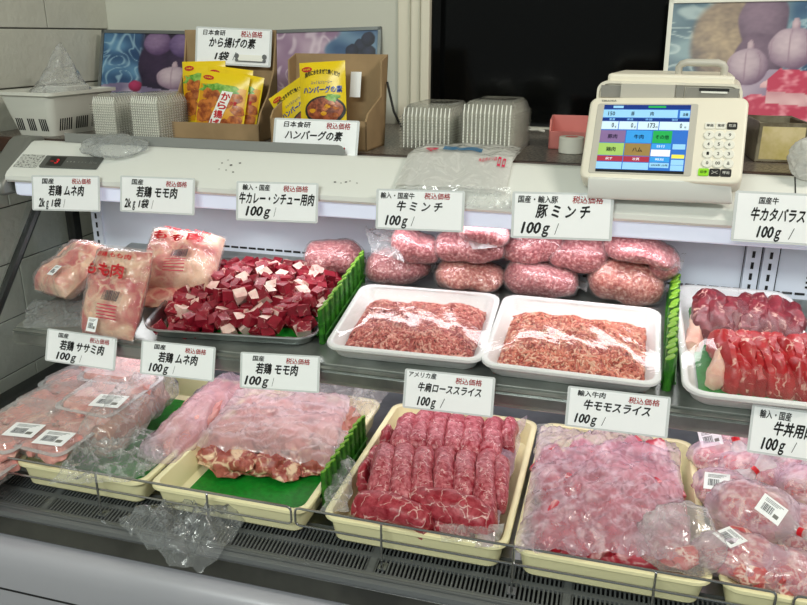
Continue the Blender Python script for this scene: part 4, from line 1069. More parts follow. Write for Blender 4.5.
# white slotted basket with a clear bag in it
t = thing('plastic_basket', 'white slotted plastic basket at the left end of the worktop', 'basket', at((-1.098, 1.345, ZC), rz=R_(-3)))
b = MB(); bw, bd, bh = .088, .150, .083
def rr(g, z): return rrect(bw + 2 * g, bd + 2 * g, .014, z, 4)
b.loft([rr(0, 0), rr(.010, bh * .5), rr(.018, bh - .006), rr(.024, bh - .006), rr(.024, bh), rr(.017, bh), rr(.009, bh * .5), rr(-.002, .003)], 'basket')
b.build('basket_body', t)
b = MB()
def sl(x, z0, z1, wd=.0016):       # slots cut in the front wall
    g0, g1 = .018 * z0 / bh, .018 * z1 / bh
    b.add([(x - wd, -bd / 2 - g0 - .0008, z0), (x + wd, -bd / 2 - g0 - .0008, z0), (x + wd, -bd / 2 - g1 - .0008, z1), (x - wd, -bd / 2 - g1 - .0008, z1)], [(0, 1, 2, 3)], 'slot_black' if z0 < .03 else 'canopy_grey')
def sr(y, z0, z1, wd=.0018):
    g0, g1 = .018 * z0 / bh, .018 * z1 / bh
    b.add([(bw / 2 + g0 + .0008, y - wd, z0), (bw / 2 + g0 + .0008, y + wd, z0), (bw / 2 + g1 + .0008, y + wd, z1), (bw / 2 + g1 + .0008, y - wd, z1)], [(0, 1, 2, 3)], 'slot_black' if z0 < .03 else 'canopy_grey')
for gx in (-.028, .0, .028):
    for k in range(4): sl(gx + (k - 1.5) * .0046, .010, .034); sl(gx + (k - 1.5) * .0046, .042, .062)
for gy in (-.045, .0, .045):
    for k in range(6): sr(gy + (k - 2.5) * .006, .010, .034); sr(gy + (k - 2.5) * .006, .042, .062)
b.build('slots', t, smooth=False)
def bagshape(name, label, mw, rx, ry, rz, mt, seed, peak=0, cat='plastic bag', pk=(0, 0)):
    def f(u, v):
        a = 2 * math.pi * u; c = max(0, 1 - abs(v) ** 2.4) ** .5
        q = V((math.cos(a) * c * rx, math.sin(a) * c * ry, v * rz)); k = 1 + .36 * (ridge(q, .9 / max(rx, rz) * 1.4, seed) - .4)
        q = V((q.x * k, q.y * k, q.z * k if q.z > 0 else q.z))
        if peak and v > 0:
            q.z += peak * v ** 2.5; q.x = q.x * (1 - .78 * v) + pk[0] * v ** 2; q.y *= 1 - .6 * v
        return q
    o = MB().blob(f, 40, 30, mt).build(name, smooth='all', origin=False); o.matrix_world = mw
    return tag(o, label, cat)
bagshape('plastic_bag', 'clear plastic bag bunched up into a peak inside the white basket', at((-1.100, 1.36, ZC + .082)), .050, .060, .040, 'poly', 21, .045, pk=(.012, 0))
b = MB(); b.loft([rrect(.045, .07, .008, 0), rrect(.054, .08, .01, .022), rrect(.05, .076, .01, .024)], 'poly_stack')
o = b.build('plastic_container', origin=False); o.matrix_world = at((-1.075, 1.345, ZC + .068)); tag(o, 'small white plastic container standing in the white basket', 'container')
# clear food packs in nested stacks
def food_pack(w, d, h, seed):
    b = MB(); n = 12; loops = []
    def lp(g, z, ribs):
        pts = rrect(w - 2 * g, d - 2 * g, .006, z, 2); return pts
    loops = [lp(.0, 0, 0), lp(.001, .0015, 0), lp(.004, .0018, 0), lp(.011, h - .004, 0), lp(.015, h, 0)]
    b.loft(loops, 'pack_stack', cap0=False)
    for sgn in (1,):
        for k in range(n):                       # ribs of the front wall
            x = (k - (n - 1) / 2) * (w - .012) / n
            b.add([(x - .0008, -d / 2 + .0045 - .0012, .002), (x + .0008, -d / 2 + .0045 - .0012, .002), (x + .0008, -d / 2 + .011 - .0012, h - .005), (x - .0008, -d / 2 + .011 - .0012, h - .005)], [(0, 1, 2, 3)], 'white_print')
    for k in range(n):                           # and of the side wall
        y = (k - (n - 1) / 2) * (d - .016) / n
        b.add([(w / 2 - .0033, y - .0008, .002), (w / 2 - .0033, y + .0008, .002), (w / 2 - .0098, y + .0008, h - .005), (w / 2 - .0098, y - .0008, h - .005)], [(0, 1, 2, 3)], 'poly_stack')
    return b.build('food_pack', origin=False)
def stack(c, rz, w, d, n, h, step, label, group):
    o = food_pack(w, d, h, n)
    for k in range(n):
        q = o if k == 0 else o.copy()
        if k: COL.objects.link(q)
        q.matrix_world = at((c[0], c[1], ZC + .0005 + k * step), rz=rz); tag(q, label, 'food pack', group)
p = onZ(93, 137, ZC); stack((p.x + .032, p.y + .050, 0), R_(-4), .062, .105, 14, .020, .0046, 'clear food pack nested in the stack next to the white basket', 'food packs beside the basket')
p = onZ(131, 140, ZC); stack((p.x + .036, p.y + .050, 0), R_(-4), .070, .105, 15, .020, .0046, 'clear food pack nested in the stack left of the karaage mix box', 'food packs beside the karaage mix box')
p = onZ(397, 149, ZC); stack((p.x + .052, p.y + .080, 0), R_(-2), .100, .150, 12, .022, .0048, 'clear food pack nested in the lower left stack behind the poly bags', 'food packs in the lower middle stack')
p = onZ(457, 153, ZC); stack((p.x + .052, p.y + .078, 0), R_(-4), .098, .150, 14, .022, .0048, 'clear food pack nested in the taller stack, right of the lower stack', 'food packs in the taller middle stack')
# small bag on the canopy top
bagshape('plastic_bag', 'limp clear plastic bag lying on the canopy before the nested food packs', at(onF(113, 146, .010) + V((0, .0, 0)), rx=R_(24), rz=R_(2)), .060, .030, .013, 'poly_grey', 25)

# cardboard display boxes
def dbox(name, label, base, w, d, hb, hf, mw, sidecut, lean=0):
    t = thing(name, label, 'cardboard box', mw); th = .003
    b = MB(); b.box((-w / 2, -d / 2, 0), (w / 2, d / 2, th), 'cardboard'); b.build('bottom', t, smooth=False)
    b = MB(); b.loft([[V((-w / 2, d / 2 - th, 0)), V((w / 2, d / 2 - th, 0)), V((w / 2, d / 2 - th + lean, hb)), V((-w / 2, d / 2 - th + lean, hb))], [V((-w / 2, d / 2, 0)), V((w / 2, d / 2, 0)), V((w / 2, d / 2 + lean, hb)), V((-w / 2, d / 2 + lean, hb))]], 'cardboard'); b.build('back_panel', t, smooth=False)
    b = MB(); b.box((-w / 2, -d / 2, 0), (w / 2, -d / 2 + th, hf), 'cardboard'); b.build('front_panel', t, smooth=False)
    for s in (-1, 1):
        x0, x1 = (-w / 2, -w / 2 + th) if s < 0 else (w / 2 - th, w / 2)
        pr = [(-d / 2, 0), (d / 2, 0), (d / 2 + lean, hb)] + [(y * d, z * hb) for y, z in sidecut] + [(-d / 2, hf)]
        b = MB(); b.prism(pr, x0, x1, 'cardboard'); b.prism([(y, z) for y, z in pr[2:]] + [(y, z - .0012) for y, z in reversed(pr[2:])], x0 + .0004 * -s, x1 + .0004 * -s, 'cardboard_edge') if False else None
        b.build('side_panel', t, smooth=False)
    return t
f0 = onZ(167, 139, ZC); f1 = onZ(261, 142.5, ZC); bw1 = (f1 - f0).length
mw1 = Matrix.Translation((f0 + f1) / 2 + V((-.004, .046, 0))) @ Matrix.Rotation(R_(1), 4, 'Z')
bx1 = dbox('display_box', 'cardboard box with tall back, holding yellow karaage mix pouches', 0, bw1, .085, .196, .032, mw1, [(.44, .62), (.10, .42), (-.36, .26)], .016)
f0 = onZ(274, 147, ZC); f1 = onZ(367, 153, ZC); bw2 = (f1 - f0).length
mw2 = Matrix.Translation((f0 + f1) / 2 + V((-.004, .054, 0))) @ Matrix.Rotation(R_(-2), 4, 'Z')
bx2 = dbox('display_box', 'open cardboard box with slanting sides, holding two hamburger mix pouches', 0, bw2, .092, .156, .050, mw2, [(.38, .93), (.34, .55), (-.38, .40)], .022)
# yellow pouches
def pouch(mw, w, h, kind, label, group):
    t = thing('seasoning_pouch', label, 'pouch', mw, group); th = .008
    def fz(x, y): 
        a, c = min(1, abs(x) / (w / 2)), min(1, abs(y) / (h / 2)); return th * max(0, (1 - a ** 3) * (1 - c ** 4)) + .0006 * fbm((x, y, 0), 60, w * 100)
    b = MB(); b.sheet(lambda u, v: ((u - .5) * w, (v - .5) * h, fz((u - .5) * w, (v - .5) * h)), 14, 18, 'pouch_yellow')
    b.sheet(lambda u, v: ((.5 - u) * w, (v - .5) * h, -fz((.5 - u) * w, (v - .5) * h) - .0003), 8, 8, 'pouch_yellow'); b.build('pouch_body', t, smooth='all')
    fn = lambda x, y, l=.0007: (x, y, fz(x, y) + l)
    def ell(cx, cy, rx, ry, mt, l, b, n=22, wob=0, seed=0):
        rings = [[fn(cx, cy, l)]]
        vs = [fn(cx, cy, l)]
        for q in (.35, .7, 1):
            for i in range(n):
                a = 2 * math.pi * i / n; k = q * (1 + wob * nz((math.cos(a), math.sin(a), 0), 2, seed)); vs.append(fn(cx + rx * math.cos(a) * k, cy + ry * math.sin(a) * k, l))
        fs = [(0, 1 + i, 1 + (i + 1) % n) for i in range(n)]
        for r_ in range(2):
            o = 1 + r_ * n
            fs += [(o + i, o + n + i, o + n + (i + 1) % n, o + (i + 1) % n) for i in range(n)]
        b.add(vs, fs, mt)
    b = MB()
    if kind == 'karaage':
        b.sheet(lambda u, v: fn((u - .5) * w * .94, -h * .44 + v * h * .72, .0006), 8, 10, 'pouch_orange')
        ell(-w * .05, h * .20, w * .40, h * .11, 'pouch_green', .0009, b, wob=.5, seed=3)
        r = random.Random(4)
        for cx_, cy_ in ((-.28, .12), (-.10, .10), (-.33, -.08), (-.20, -.04), (-.36, -.26), (-.24, -.24), (.30, .10), (.36, -.10), (.33, -.30), (.12, .02), (-.08, -.34), (.16, -.36)):
            ell(cx_ * w, cy_ * h, w * r.uniform(.11, .15), h * r.uniform(.085, .12), 'pouch_brown', .0012 + r.uniform(0, .0003), b, 14, .35, r.random() * 9)
        b.sheet(lambda u, v: fn(w * (.02 + u * .22 - (1 - v) * .22), -h * .42 + v * h * .62, .0018), 6, 12, 'white_print')
        for k, ch in enumerate('から揚げ'):
            x = w * (.03 - k * .055); y = h * (.13 - k * .155); b.text(ch, x - w * .015, x + w * .17, y - h * .09, y + h * .05, 'ink_red', lambda a, c: fn(a, c, .0021), bold=.04)
        b.text('の素', w * .20, w * .34, -h * .02, h * .05, 'ink_red', lambda a, c: fn(a, c, .0021), bold=.03)
    else:
        ell(w * .06, -h * .24, w * .44, h * .22, 'scale_dark', .0008, b, 26)
        ell(w * .06, -h * .23, w * .39, h * .185, 'pouch_meat', .0011, b, 26, .1)
        r = random.Random(5)
        for k in range(8): ell(w * (.06 + r.uniform(-.28, .28)), h * (-.23 + r.uniform(-.11, .1)), w * .07, h * .035, 'pouch_brown' if k % 3 else 'pouch_orange', .0014, b, 10, .4, k)
        ell(w * .24, -h * .05, w * .16, h * .055, 'pouch_green', .0014, b, 14, .6, 2)
        b.text('挽肉に水をまぜて焼くだけ', -w * .36, w * .40, h * .25, h * .33, 'ink', lambda a, c: fn(a, c + .10 * h * (1 - (2 * a / w) ** 2) - .04 * h, .001), bold=.03)
        b.text('ふっくらジューシー', -w * .22, w * .24, h * .16, h * .21, 'sc_navy', lambda a, c: fn(a, c, .001), bold=.01)
        b.text('ハンバーグの素', -w * .40, w * .44, h * .02, h * .13, 'sc_navy', lambda a, c: fn(a, c, .001), bold=.04)
    ell(-w * .32, h * .39, w * .12, h * .04, 'ink_red', .0009, b, 16); b.text('日本食研', -w * .40, -w * .24, h * .375, h * .405, 'pouch_yellow', lambda a, c: fn(a, c, .0012))
    b.build('printed_front', t, smooth='all'); return t
def stand(px, pl_y, lean, rz, ry=0): return Matrix.Translation(onY(*px, pl_y)) @ Euler((0, 0, R_(rz))).to_matrix().to_4x4() @ Euler((R_(90 - lean), 0, 0)).to_matrix().to_4x4() @ Euler((0, 0, R_(ry))).to_matrix().to_4x4()
yb = mw1.translation.y
G = 'karaage mix pouches'
pouch(stand((205, 93), yb + .022, 8, 3, 2), .090, .118, 'karaage', 'yellow karaage mix pouch at the back left, its top reaching highest', G)
pouch(stand((228, 98), yb + .008, 8, 3, -6), .092, .112, 'karaage', 'yellow karaage mix pouch in the middle, mostly hidden by the front pouch', G)
pouch(stand((240, 102), yb - .004, 10, 3, -10), .080, .104, 'karaage', 'yellow karaage mix pouch farthest right, only its right edge in view', G)
pouch(stand((222, 103), yb - .022, 12, 3, -7), .098, .108, 'karaage', 'front yellow karaage mix pouch with red characters in full view', G)
yb2 = mw2.translation.y
G = 'hamburger mix pouches'
pouch(stand((300, 112), yb2 + .006, 12, 0, 34), .080, .105, 'burger', 'yellow hamburger mix pouch tilted sideways behind the upright one', G)
pouch(stand((323, 95), yb2 - .012, 10, 0, 4), .085, .112, 'burger', 'upright yellow hamburger mix pouch showing a bowl of meat', G)
mwp = mw2 @ at((.040, .036, .105), rx=R_(78)); b = MB(); b.box((-.010, -.022, 0), (.010, .022, .0006), 'card_white'); o = b.build('paper_slip', smooth=False, origin=False); o.matrix_world = mwp; tag(o, 'small white paper slip behind the upright hamburger mix pouch', 'paper')
# their cards
n1 = (mw1.to_3x3() @ V((0, -1, .16))).normalized(); pc = mw1 @ V((0, .036, .15))
o, mw, w, h = card([(194.8, 27.8), (271.6, 27.8), (271, 69.2), (196, 61.8)], pc, n1, std('日本食研', 'から揚げの素', '1袋', (.10, .40, .78, .93), (.18, .80, .46, .74), (.26, .46, .12, .36), (.50, .55, .14, .36)), 'price card of karaage mix clipped to the tall cardboard back', red=(.60, .88, .76, .93))
b = MB(); b.box((w * .06, -h * .37, .0006), (w * .42, -h * .20, .0016), 'white_print', mw)
for s in (.06, .42): b.disc((w * s, -h * .24, .002), h * .07, h * .07, 'grey_clip', mw); b.disc((w * s, -h * .345, .0021), h * .05, h * .05, 'grey_clip', mw)
b.box((w * .06, -h * .39, .0016), (w * .42, -h * .36, .0020), 'grey_clip', mw)
tag(b.build('price_clip', smooth=False), 'white strip with grey end clips covering the price of the karaage card', 'clip')
n2 = V((0, -.96, .28)); pc = onZ(318, 146, ZC) + V((0, -.004, .02)); pc.y = 1.222
o, mw, w, h = card([(277, 118.4), (361.8, 120.2), (354.6, 163), (269, 157)], pc, n2, std('日本食研', 'ハンバーグの素', '', (.12, .44, .78, .93), (.14, .82, .48, .72), (.2, .3, .1, .2), (.4, .42, .1, .2))[:2] + [('198円', (.52, .86, .10, .34), 'ink_red', .03, .2)], 'price card of hamburger mix leaning before the second cardboard box, bottom hidden', red=(.62, .90, .77, .93))

# poly bag bundle folded over the canopy edge
def path(v):
    pts = [(1.300, ZC + .012), (1.240, ZC + .014), (1.196, ZC + .010), (1.160, 1.247), (1.132, 1.229)]
    f_ = v * (len(pts) - 1); k = min(int(f_), len(pts) - 2); q = f_ - k; return pts[k][0] * (1 - q) + pts[k + 1][0] * q, pts[k][1] * (1 - q) + pts[k + 1][1] * q
xa_, xb_ = onY(409, 175, 1.20).x, onY(512, 178, 1.20).x
t = thing('poly_bag_bundle', 'bundle of new clear poly bags with pink print, folded over the canopy edge', 'plastic bags', ((xa_ + xb_) / 2, 1.22, ZC))
b = MB()
def f(u, v):
    y, z = path(v); x = xa_ + (xb_ - xa_) * (u + .06 * (v - .5) * (1 - u) * -1)
    q = V((x, y, z)); e = min(1, u * 9, (1 - u) * 9)
    return q + V((0, -.003 * e, .003 * e + .004 * (ridge((x, y * .5, 0), 22, 5) - .4) * e))
b.sheet(f, 46, 30, 'poly_stack'); b.sheet(lambda u, v: f(u, v) - V((0, -.003, .006)), 20, 12, 'poly_stack'); b.build('folded_bags', t, True, smooth='all')
b = MB()
b.text('マ', 0, 1, 0, 1, 'ink_pink', lambda a, c: f(.14 + .13 * a, .50 - .14 * c) + V((0, -.001, .0025)), bold=.05)
b.text('ロ ロ', 0, 1, 0, 1, 'ink_pink', lambda a, c: f(.88 + .07 * a, .66 - .12 * c) + V((0, -.001, .0025)), bold=.05)
b.text('食品用ポリ袋', 0, 1, 0, 1, 'ink_pink', lambda a, c: f(.70 + .17 * a, .60 - .05 * c) + V((0, -.001, .0025)), bold=.01)
b.build('pink_print', t, True, smooth=False)
b = MB()
for k in range(26):
    u = .32 + k * .0145; a_, c_ = f(u, .34), f(u + .006, .42); b.tube([a_ + V((0, 0, .003)), c_ + V((0, 0, .003))], .0011, 'ink_blue', 4)
b.build('perforated_edge', t, True, smooth=False)
b = MB(); zb = .0
def f2(u, v):
    p = onY(405 + u * 106, 186 + v * 22, 1.128 - v * .012); return p + V((0, -.004 * math.sin(u * 9), .003 * (ridge(p, 40, 7) - .4)))
b.sheet(f2, 30, 12, 'poly'); b.build('loose_flap', t, True, smooth='all')
p = onF(446, 189, .004)

# pink box, tape roll, cable, tin
p0, p1 = onZ(547, 149, ZC), onZ(590, 151, ZC); w = (p1 - p0).length + .03
t = thing('pink_box', 'open salmon-pink box left of the scale, behind the tape roll', 'box', at(((p0 + p1) / 2 + V((.014, .055, 0))), rz=R_(3)))
b = MB(); h = .050; d = .10
b.box((-w / 2, -d / 2, 0), (w / 2, -d / 2 + .003, h * .62), 'pink_box'); b.box((-w / 2, d / 2 - .003, 0), (w / 2, d / 2, h), 'pink_box'); b.box((-w / 2, -d / 2, 0), (w / 2, d / 2, .003), 'pink_box')
for x in (-w / 2, w / 2 - .003): b.prism([(-d / 2, 0), (d / 2, 0), (d / 2, h), (-d / 2 + .012, h), (-d / 2, h * .62)], x, x + .003, 'pink_box')
b.build('box_body', t, smooth=False, bevel=.0008)
p = onZ(570, 154, ZC); t = thing('tape_roll', 'white roll of tape standing before the pink box', 'tape', at(p + V((0, .016, 0)))); R0, r0, hh = .021, .011, .027
def ring(r, z): return [V((r * math.cos(2 * math.pi * i / 32), r * math.sin(2 * math.pi * i / 32), z)) for i in range(32)]
b = MB(); b.loft([ring(r0, .001), ring(R0 - .001, 0), ring(R0, .001), ring(R0, hh - .001), ring(R0 - .001, hh), ring(r0, hh), ring(r0, .001)], 'tape_white', False, False); b.build('tape', t)
b = MB(); b.loft([ring(r0 - .0015, 0), ring(r0, 0), ring(r0, hh + .0004), ring(r0 - .0015, hh + .0004), ring(r0 - .0015, 0)], 'pink_box', False, False); b.build('core', t)
b = MB(); b.tube([mw2 @ V((bw2 / 2 + .004, .05, .11)), mw2 @ V((bw2 / 2 + .012, .045, .085)), mw2 @ V((bw2 / 2 + .020, .04, .060)), mw2 @ V((bw2 / 2 + .034, .04, .034)), mw2 @ V((bw2 / 2 + .05, .06, .006)), mw2 @ V((bw2 / 2 + .09, .12, .003))], .0022, 'cable', 8)
tag(b.build('cable', smooth=True), 'black cable hanging down beside the hamburger mix box', 'cable')
pz = onZ(534, 131, ZC + .004); b = MB(); b.tube([pz + V((-.03, .0, 0)), pz + V((-.008, .002, .002)), pz + V((.01, -.004, .003)), pz + V((.02, .004, 0))], .003, 'basket', 8); tag(b.build('white_cable'), 'short white cable between the taller food pack stack and the pink box', 'cable')
c0, c1 = onZ(752, 162, ZC), onZ(800, 163.5, ZC); w = (c1 - c0).length
t = thing('tin_box', 'worn square tin box with yellowed paper label, right of the scale', 'tin', at((c0 + c1) / 2 + V((0, .058, 0)), rz=R_(3))); h = .062; d = .115
b = MB()
for x in (-w / 2, w / 2 - .0012): b.box((x, -d / 2, 0), (x + .0012, d / 2, h), 'tin')
b.box((-w / 2, -d / 2, 0), (w / 2, -d / 2 + .0012, h), 'tin'); b.box((-w / 2, d / 2 - .0012, 0), (w / 2, d / 2, h), 'tin'); b.box((-w / 2, -d / 2, 0), (w / 2, d / 2, .0015), 'tin_inside')
for x in (-w / 2 + .0013, w / 2 - .0017): b.box((x, -d / 2 + .002, .0015), (x + .0004, d / 2 - .002, h - .002), 'tin_inside')
b.build('tin_body', t, smooth=False)
b = MB(); b.tube([(-w / 2, -d / 2, h), (w / 2, -d / 2, h), (w / 2, d / 2, h), (-w / 2, d / 2, h)], .0012, 'tin', 6, closed=True); b.build('rolled_rim', t)
b = MB(); b.box((-w * .42, -d / 2 - .0005, h * .08), (w * .46, -d / 2, h * .90), 'tin_paper'); b.build('paper_label', t, smooth=False)
bagshape('plastic_bag', 'white plastic bag on the canopy, cut by the right edge beside the tin box', at(onF(814, 160, .022)), .030, .028, .030, 'poly_stack', 27)

# ------------------------------------------------------------------ pictures leaning at the back
def picture(c4, p, n, label, frame, art, fw=.012, th=.010):
    mw, w, h = fit(c4, p, n); t = thing('framed_picture' if frame == 'pic_frame' else 'poster_board', label, 'picture', mw)
    b = MB(); b.box((-w / 2, -h / 2, -th), (w / 2, h / 2, -.001), frame)
    for x0, x1, y0, y1 in ((-w / 2, w / 2, h / 2 - fw, h / 2), (-w / 2, w / 2, -h / 2, -h / 2 + fw), (-w / 2, -w / 2 + fw, -h / 2, h / 2), (w / 2 - fw, w / 2, -h / 2, h / 2)): b.box((x0, y0, -.002), (x1, y1, .003), frame)
    b.build('frame', t, smooth=False)
    W, H = w - 2 * fw, h - 2 * fw; nx = 150; ny = max(40, int(nx * H / W)); b = MB()
    b.sheet(lambda u, v: ((u - .5) * W, (v - .5) * H, 0), nx, ny, 'picture_print'); o = b.build('print', t, smooth='all')
    ca = o.data.color_attributes.new('ink', 'FLOAT_COLOR', 'POINT'); k = 0
    for j in range(ny + 1):
        for i in range(nx + 1): ca.data[k].color = lin(art(i / nx, j / ny)); k += 1
def mixc(a, c, t): t = max(0, min(1, t)); return tuple(x + (y - x) * t for x, y in zip(a, c))
def sst(x, a, c): t = max(0, min(1, (x - a) / (c - a))); return t * t * (3 - 2 * t)
def n2(u, v, s, o=0): return noise.noise(V((u * s + o, v * s - o, o * 1.7)))
def ball(col, u, v, cx, cy, rx, ry, dark, light, wob=.12, seed=0, soft=.06, grain=.1):
    # one printed roundish thing of the still life
    dx, dy = (u - cx) / rx, (v - cy) / ry; a = math.atan2(dy, dx)
    r = math.hypot(dx, dy) / (1 + wob * noise.noise(V((math.cos(a) * 1.5 + seed, math.sin(a) * 1.5, seed))))
    k = 1 - sst(r, 1 - soft, 1 + soft)
    if k <= 0: return col
    s = .62 - .42 * (dx * .35 - dy * .5) - .42 * r * r + grain * n2(u, v, 40, seed) + grain * n2(u, v, 14, seed)
    return mixc(col, mixc(dark, light, s), k)
def bulb(col, u, v, cx, cy, rx, ry, seed=0):
    if v > cy + ry * .6: col = ball(col, u, v, cx + rx * .05, cy + ry * 1.05, rx * .17, ry * .42, (140, 112, 130), (226, 206, 212), .1, seed)
    dx, dy = (u - cx) / rx, (v - cy) / ry; r = math.hypot(dx, dy)
    if r < 1.15:
        col = ball(col, u, v, cx, cy, rx, ry, (116, 90, 116), (250, 234, 236), .08, seed, .04, .06)
        if r < .97:
            g = abs(math.sin((dx / max(.25, (1 - dy * dy * .8) ** .5)) * 4.2 + .6)); col = mixc(col, (132, 100, 122), .5 * (1 - sst(g, 0, .28)) * sst(1 - r, 0, .2))
    return col
def leaf(u, v, seed, c0, c1, c2):
    w_ = n2(u, v, 3, seed) * .6; a = abs(n2(u + w_ * .4, v * .5 + w_, 9, seed)); c = mixc(c0, c1, .5 + 1.1 * n2(u, v, 5, seed + 4))
    return mixc(c, c2, .75 * (1 - sst(a, 0, .16)))
def steak(col, u, v, pts_in, seed):
    if not pts_in: return col
    m_ = n2(u, v, 16, seed) + .6 * n2(u, v, 38, seed + 2)
    return mixc((196, 62, 92), (232, 150, 164), sst(m_, -.1, .7))
def art1(u, v):
    c = leaf(u, v, 3, (40, 70, 110), (96, 140, 176), (170, 200, 216)) if u < .34 or u > .7 else (40, 30, 52)
    if .26 < u < .40: c = mixc(leaf(u, v, 3, (40, 70, 110), (96, 140, 176), (170, 200, 216)), (40, 30, 52), sst(u, .28, .36))
    c = ball(c, u, v, .46, .50, .17, .42, (26, 20, 42), (72, 50, 84), .2, 2); c = ball(c, u, v, .66, .50, .14, .36, (28, 22, 44), (76, 56, 90), .2, 3)
    c = ball(c, u, v, .44, .86, .11, .18, (76, 52, 92), (176, 150, 184), .08, 1); c = ball(c, u, v, .64, .84, .11, .18, (66, 48, 92), (158, 134, 176), .08, 5)
    if v < .20 + .04 * math.sin(u * 9): c = mixc((120, 108, 140), (190, 176, 196), .5 + n2(u, v, 8, 2))
    c = bulb(c, u, v, .58, .34, .135, .17, 4); c = bulb(c, u, v, .85, .42, .125, .17, 7)
    c = ball(c, u, v, .28, .20, .055, .085, (120, 24, 62), (210, 70, 120), .1, 3)
    return steak(c, u, v, u > .72 and v < .18 + .5 * (u - .8), 4)
def art2(u, v):
    c = mixc((60, 90, 130), (120, 150, 176), .5 + n2(u, v, 5, 1))
    c = mixc(leaf(u, v, 8, (150, 120, 150), (196, 172, 192), (226, 210, 222)), c, sst(u + .25 * n2(u, v, 4, 2), .62, .70))
    for x, y in ((.86, .82), (.93, .74), (.84, .68), (.92, .9), (.79, .76)): c = ball(c, u, v, x, y, .055, .085, (16, 18, 34), (60, 66, 96), .1, x * 9)
    return c
def art3(u, v):
    c = leaf(u, v, 5, (84, 108, 124), (140, 164, 172), (196, 212, 212))
    if u > .55: c = mixc(c, leaf(u, v, 9, (44, 74, 110), (96, 136, 160), (180, 200, 206)), sst(u, .55, .62))
    c = ball(c, u, v, .30, .62, .20, .46, (96, 86, 88), (206, 182, 150), .22, 2, .1, .2); c = ball(c, u, v, .46, .84, .12, .26, (92, 76, 96), (164, 140, 158), .1, 6); c = ball(c, u, v, .45, .50, .12, .26, (84, 68, 88), (150, 126, 146), .15, 9)
    if v < .42 - .5 * max(0, .3 - u) + .03 * math.sin(u * 14): c = mixc((140, 122, 150), (200, 184, 200), .5 + .8 * n2(u, v, 6, 3))
    c = bulb(c, u, v, .40, .47, .105, .15, 4); c = bulb(c, u, v, .61, .62, .12, .17, 8)
    c = steak(c, u, v, u > .36 and v < .25 + .03 * n2(u, v, 9, 1) - max(0, .44 - u) * 1.2, 3)
    if u > .47:
        t = .46 - .12 * (u - .5); lo = .17 - .12 * (u - .5) if u > .5 else .3
        if lo < v < t - max(0, .56 - u) * 1.6:
            c = steak(c, u, v, True, 7)
            if v < lo + .10: c = mixc((206, 150, 160), (240, 204, 206), .5 + n2(u, v, 12, 2))
    return c
picture([(112, 30), (236, 32), (226, 106), (88, 100)], (0, 1.60, 1.30), (0, -.96, .28), 'framed still-life picture of garlic, purple onions and blue cabbage behind the food packs', 'pic_frame', art1, .007)
picture([(256, 31), (383, 26.5), (377, 118), (256, 118)], (0, 1.655, 1.30), (0, -.97, .24), 'grey-framed picture of pale lilac cabbage behind the hamburger mix box', 'pic_frame', art2, .007)
picture([(671, 1), (880, -7), (880, 132), (657, 124)], (0, 1.56, 1.30), (0, -.97, .24), 'white-bordered poster board of garlic and raw steaks behind the scale', 'pic_border', art3, .008, .006)
# ------------------------------------------------------------------ label-printing scale
nC = V((-.10, -.80, .56)).normalized()
mw, W, H = fit([(587, 96.5), (750.5, 97), (740.5, 184), (583, 178.5)], onY(664, 140, 1.150), nC)
scale = thing('label_scale', 'cream label-printing scale with colour touch screen and keypad on the worktop', 'scale', mw)
b = MB()
b.loft([rrect(W * .94, H * .92, .012, -.034, 5), rrect(W, H, .012, -.028, 5), rrect(W, H, .012, -.003, 5), rrect(W - .003, H - .003, .011, -.0008, 5), rrect(W - .007, H - .007, .010, 0, 5)], 'scale_body')
con = b.build('console', scale)
def R4(x0, x1, y0, y1): return (x0 - .5) * W, (x1 - .5) * W, (y0 - .5) * H, (y1 - .5) * H
x0, x1, y0, y1 = R4(.055, .70, .065, .915)
b = MB(); b.loft([rrect(x1 - x0, y1 - y0, .003, 0, 3, (x0 + x1) / 2, (y0 + y1) / 2), rrect(x1 - x0 - .001, y1 - y0 - .001, .003, .0008, 3, (x0 + x1) / 2, (y0 + y1) / 2)], 'scale_bezel'); b.build('screen_bezel', scale, smooth=False)
sx0, sx1, sy0, sy1 = R4(.10, .655, .085, .895)
sw_, sh_ = sx1 - sx0, sy1 - sy0
b = MB(); lay = [0]
def rc(a, c, d, e, mt, z=1):
    b.box((sx0 + a * sw_, sy0 + (1 - e) * sh_, .0008), (sx0 + c * sw_, sy0 + (1 - d) * sh_, .0008 + .00015 * z), mt)
def tx(s, a, c, d, e, mt='sc_ink', bold=.01): b.text(s, sx0 + a * sw_, sx0 + c * sw_, sy0 + (1 - e) * sh_, sy0 + (1 - d) * sh_, mt, z=.0016, bold=bold)
rc(0, 1, 0, 1, 'sc_mid'); rc(0, 1, 0, .065, 'sc_navy', 2); rc(.11, .23, .015, .05, 'sc_sky', 3); rc(.52, .72, .015, .045, 'sc_green', 3)
rc(0, .86, .075, .19, 'sc_sky', 2); rc(.88, 1, .075, .19, 'sc_mid', 2); rc(.885, .995, .085, .185, 'sc_sky', 3)
tx('150', .06, .14, .105, .165); tx('豚', .33, .37, .105, .165); tx('肉', .55, .59, .105, .165); tx('品番', .92, .98, .12, .165)
rc(0, 1, .20, .245, 'sc_navy', 2); tx('重量', .08, .15, .205, .238, 'sc_sky'); tx('風袋', .29, .36, .205, .238, 'sc_sky'); tx('単価', .50, .58, .205, .238, 'sc_sky'); tx('値段', .80, .87, .205, .238, 'sc_sky')
for a, c in ((.0, .195), (.205, .415), (.425, .66), (.67, 1)): rc(a, c, .25, .37, 'sc_pale', 2)
tx('0', .12, .145, .275, .345); tx('g', .16, .175, .32, .35); tx('0', .345, .37, .275, .345); tx('g', .385, .40, .32, .35); tx('173', .54, .62, .275, .345); tx('円', .63, .65, .32, .35); tx('0', .90, .925, .275, .345); tx('円', .95, .97, .32, .35)
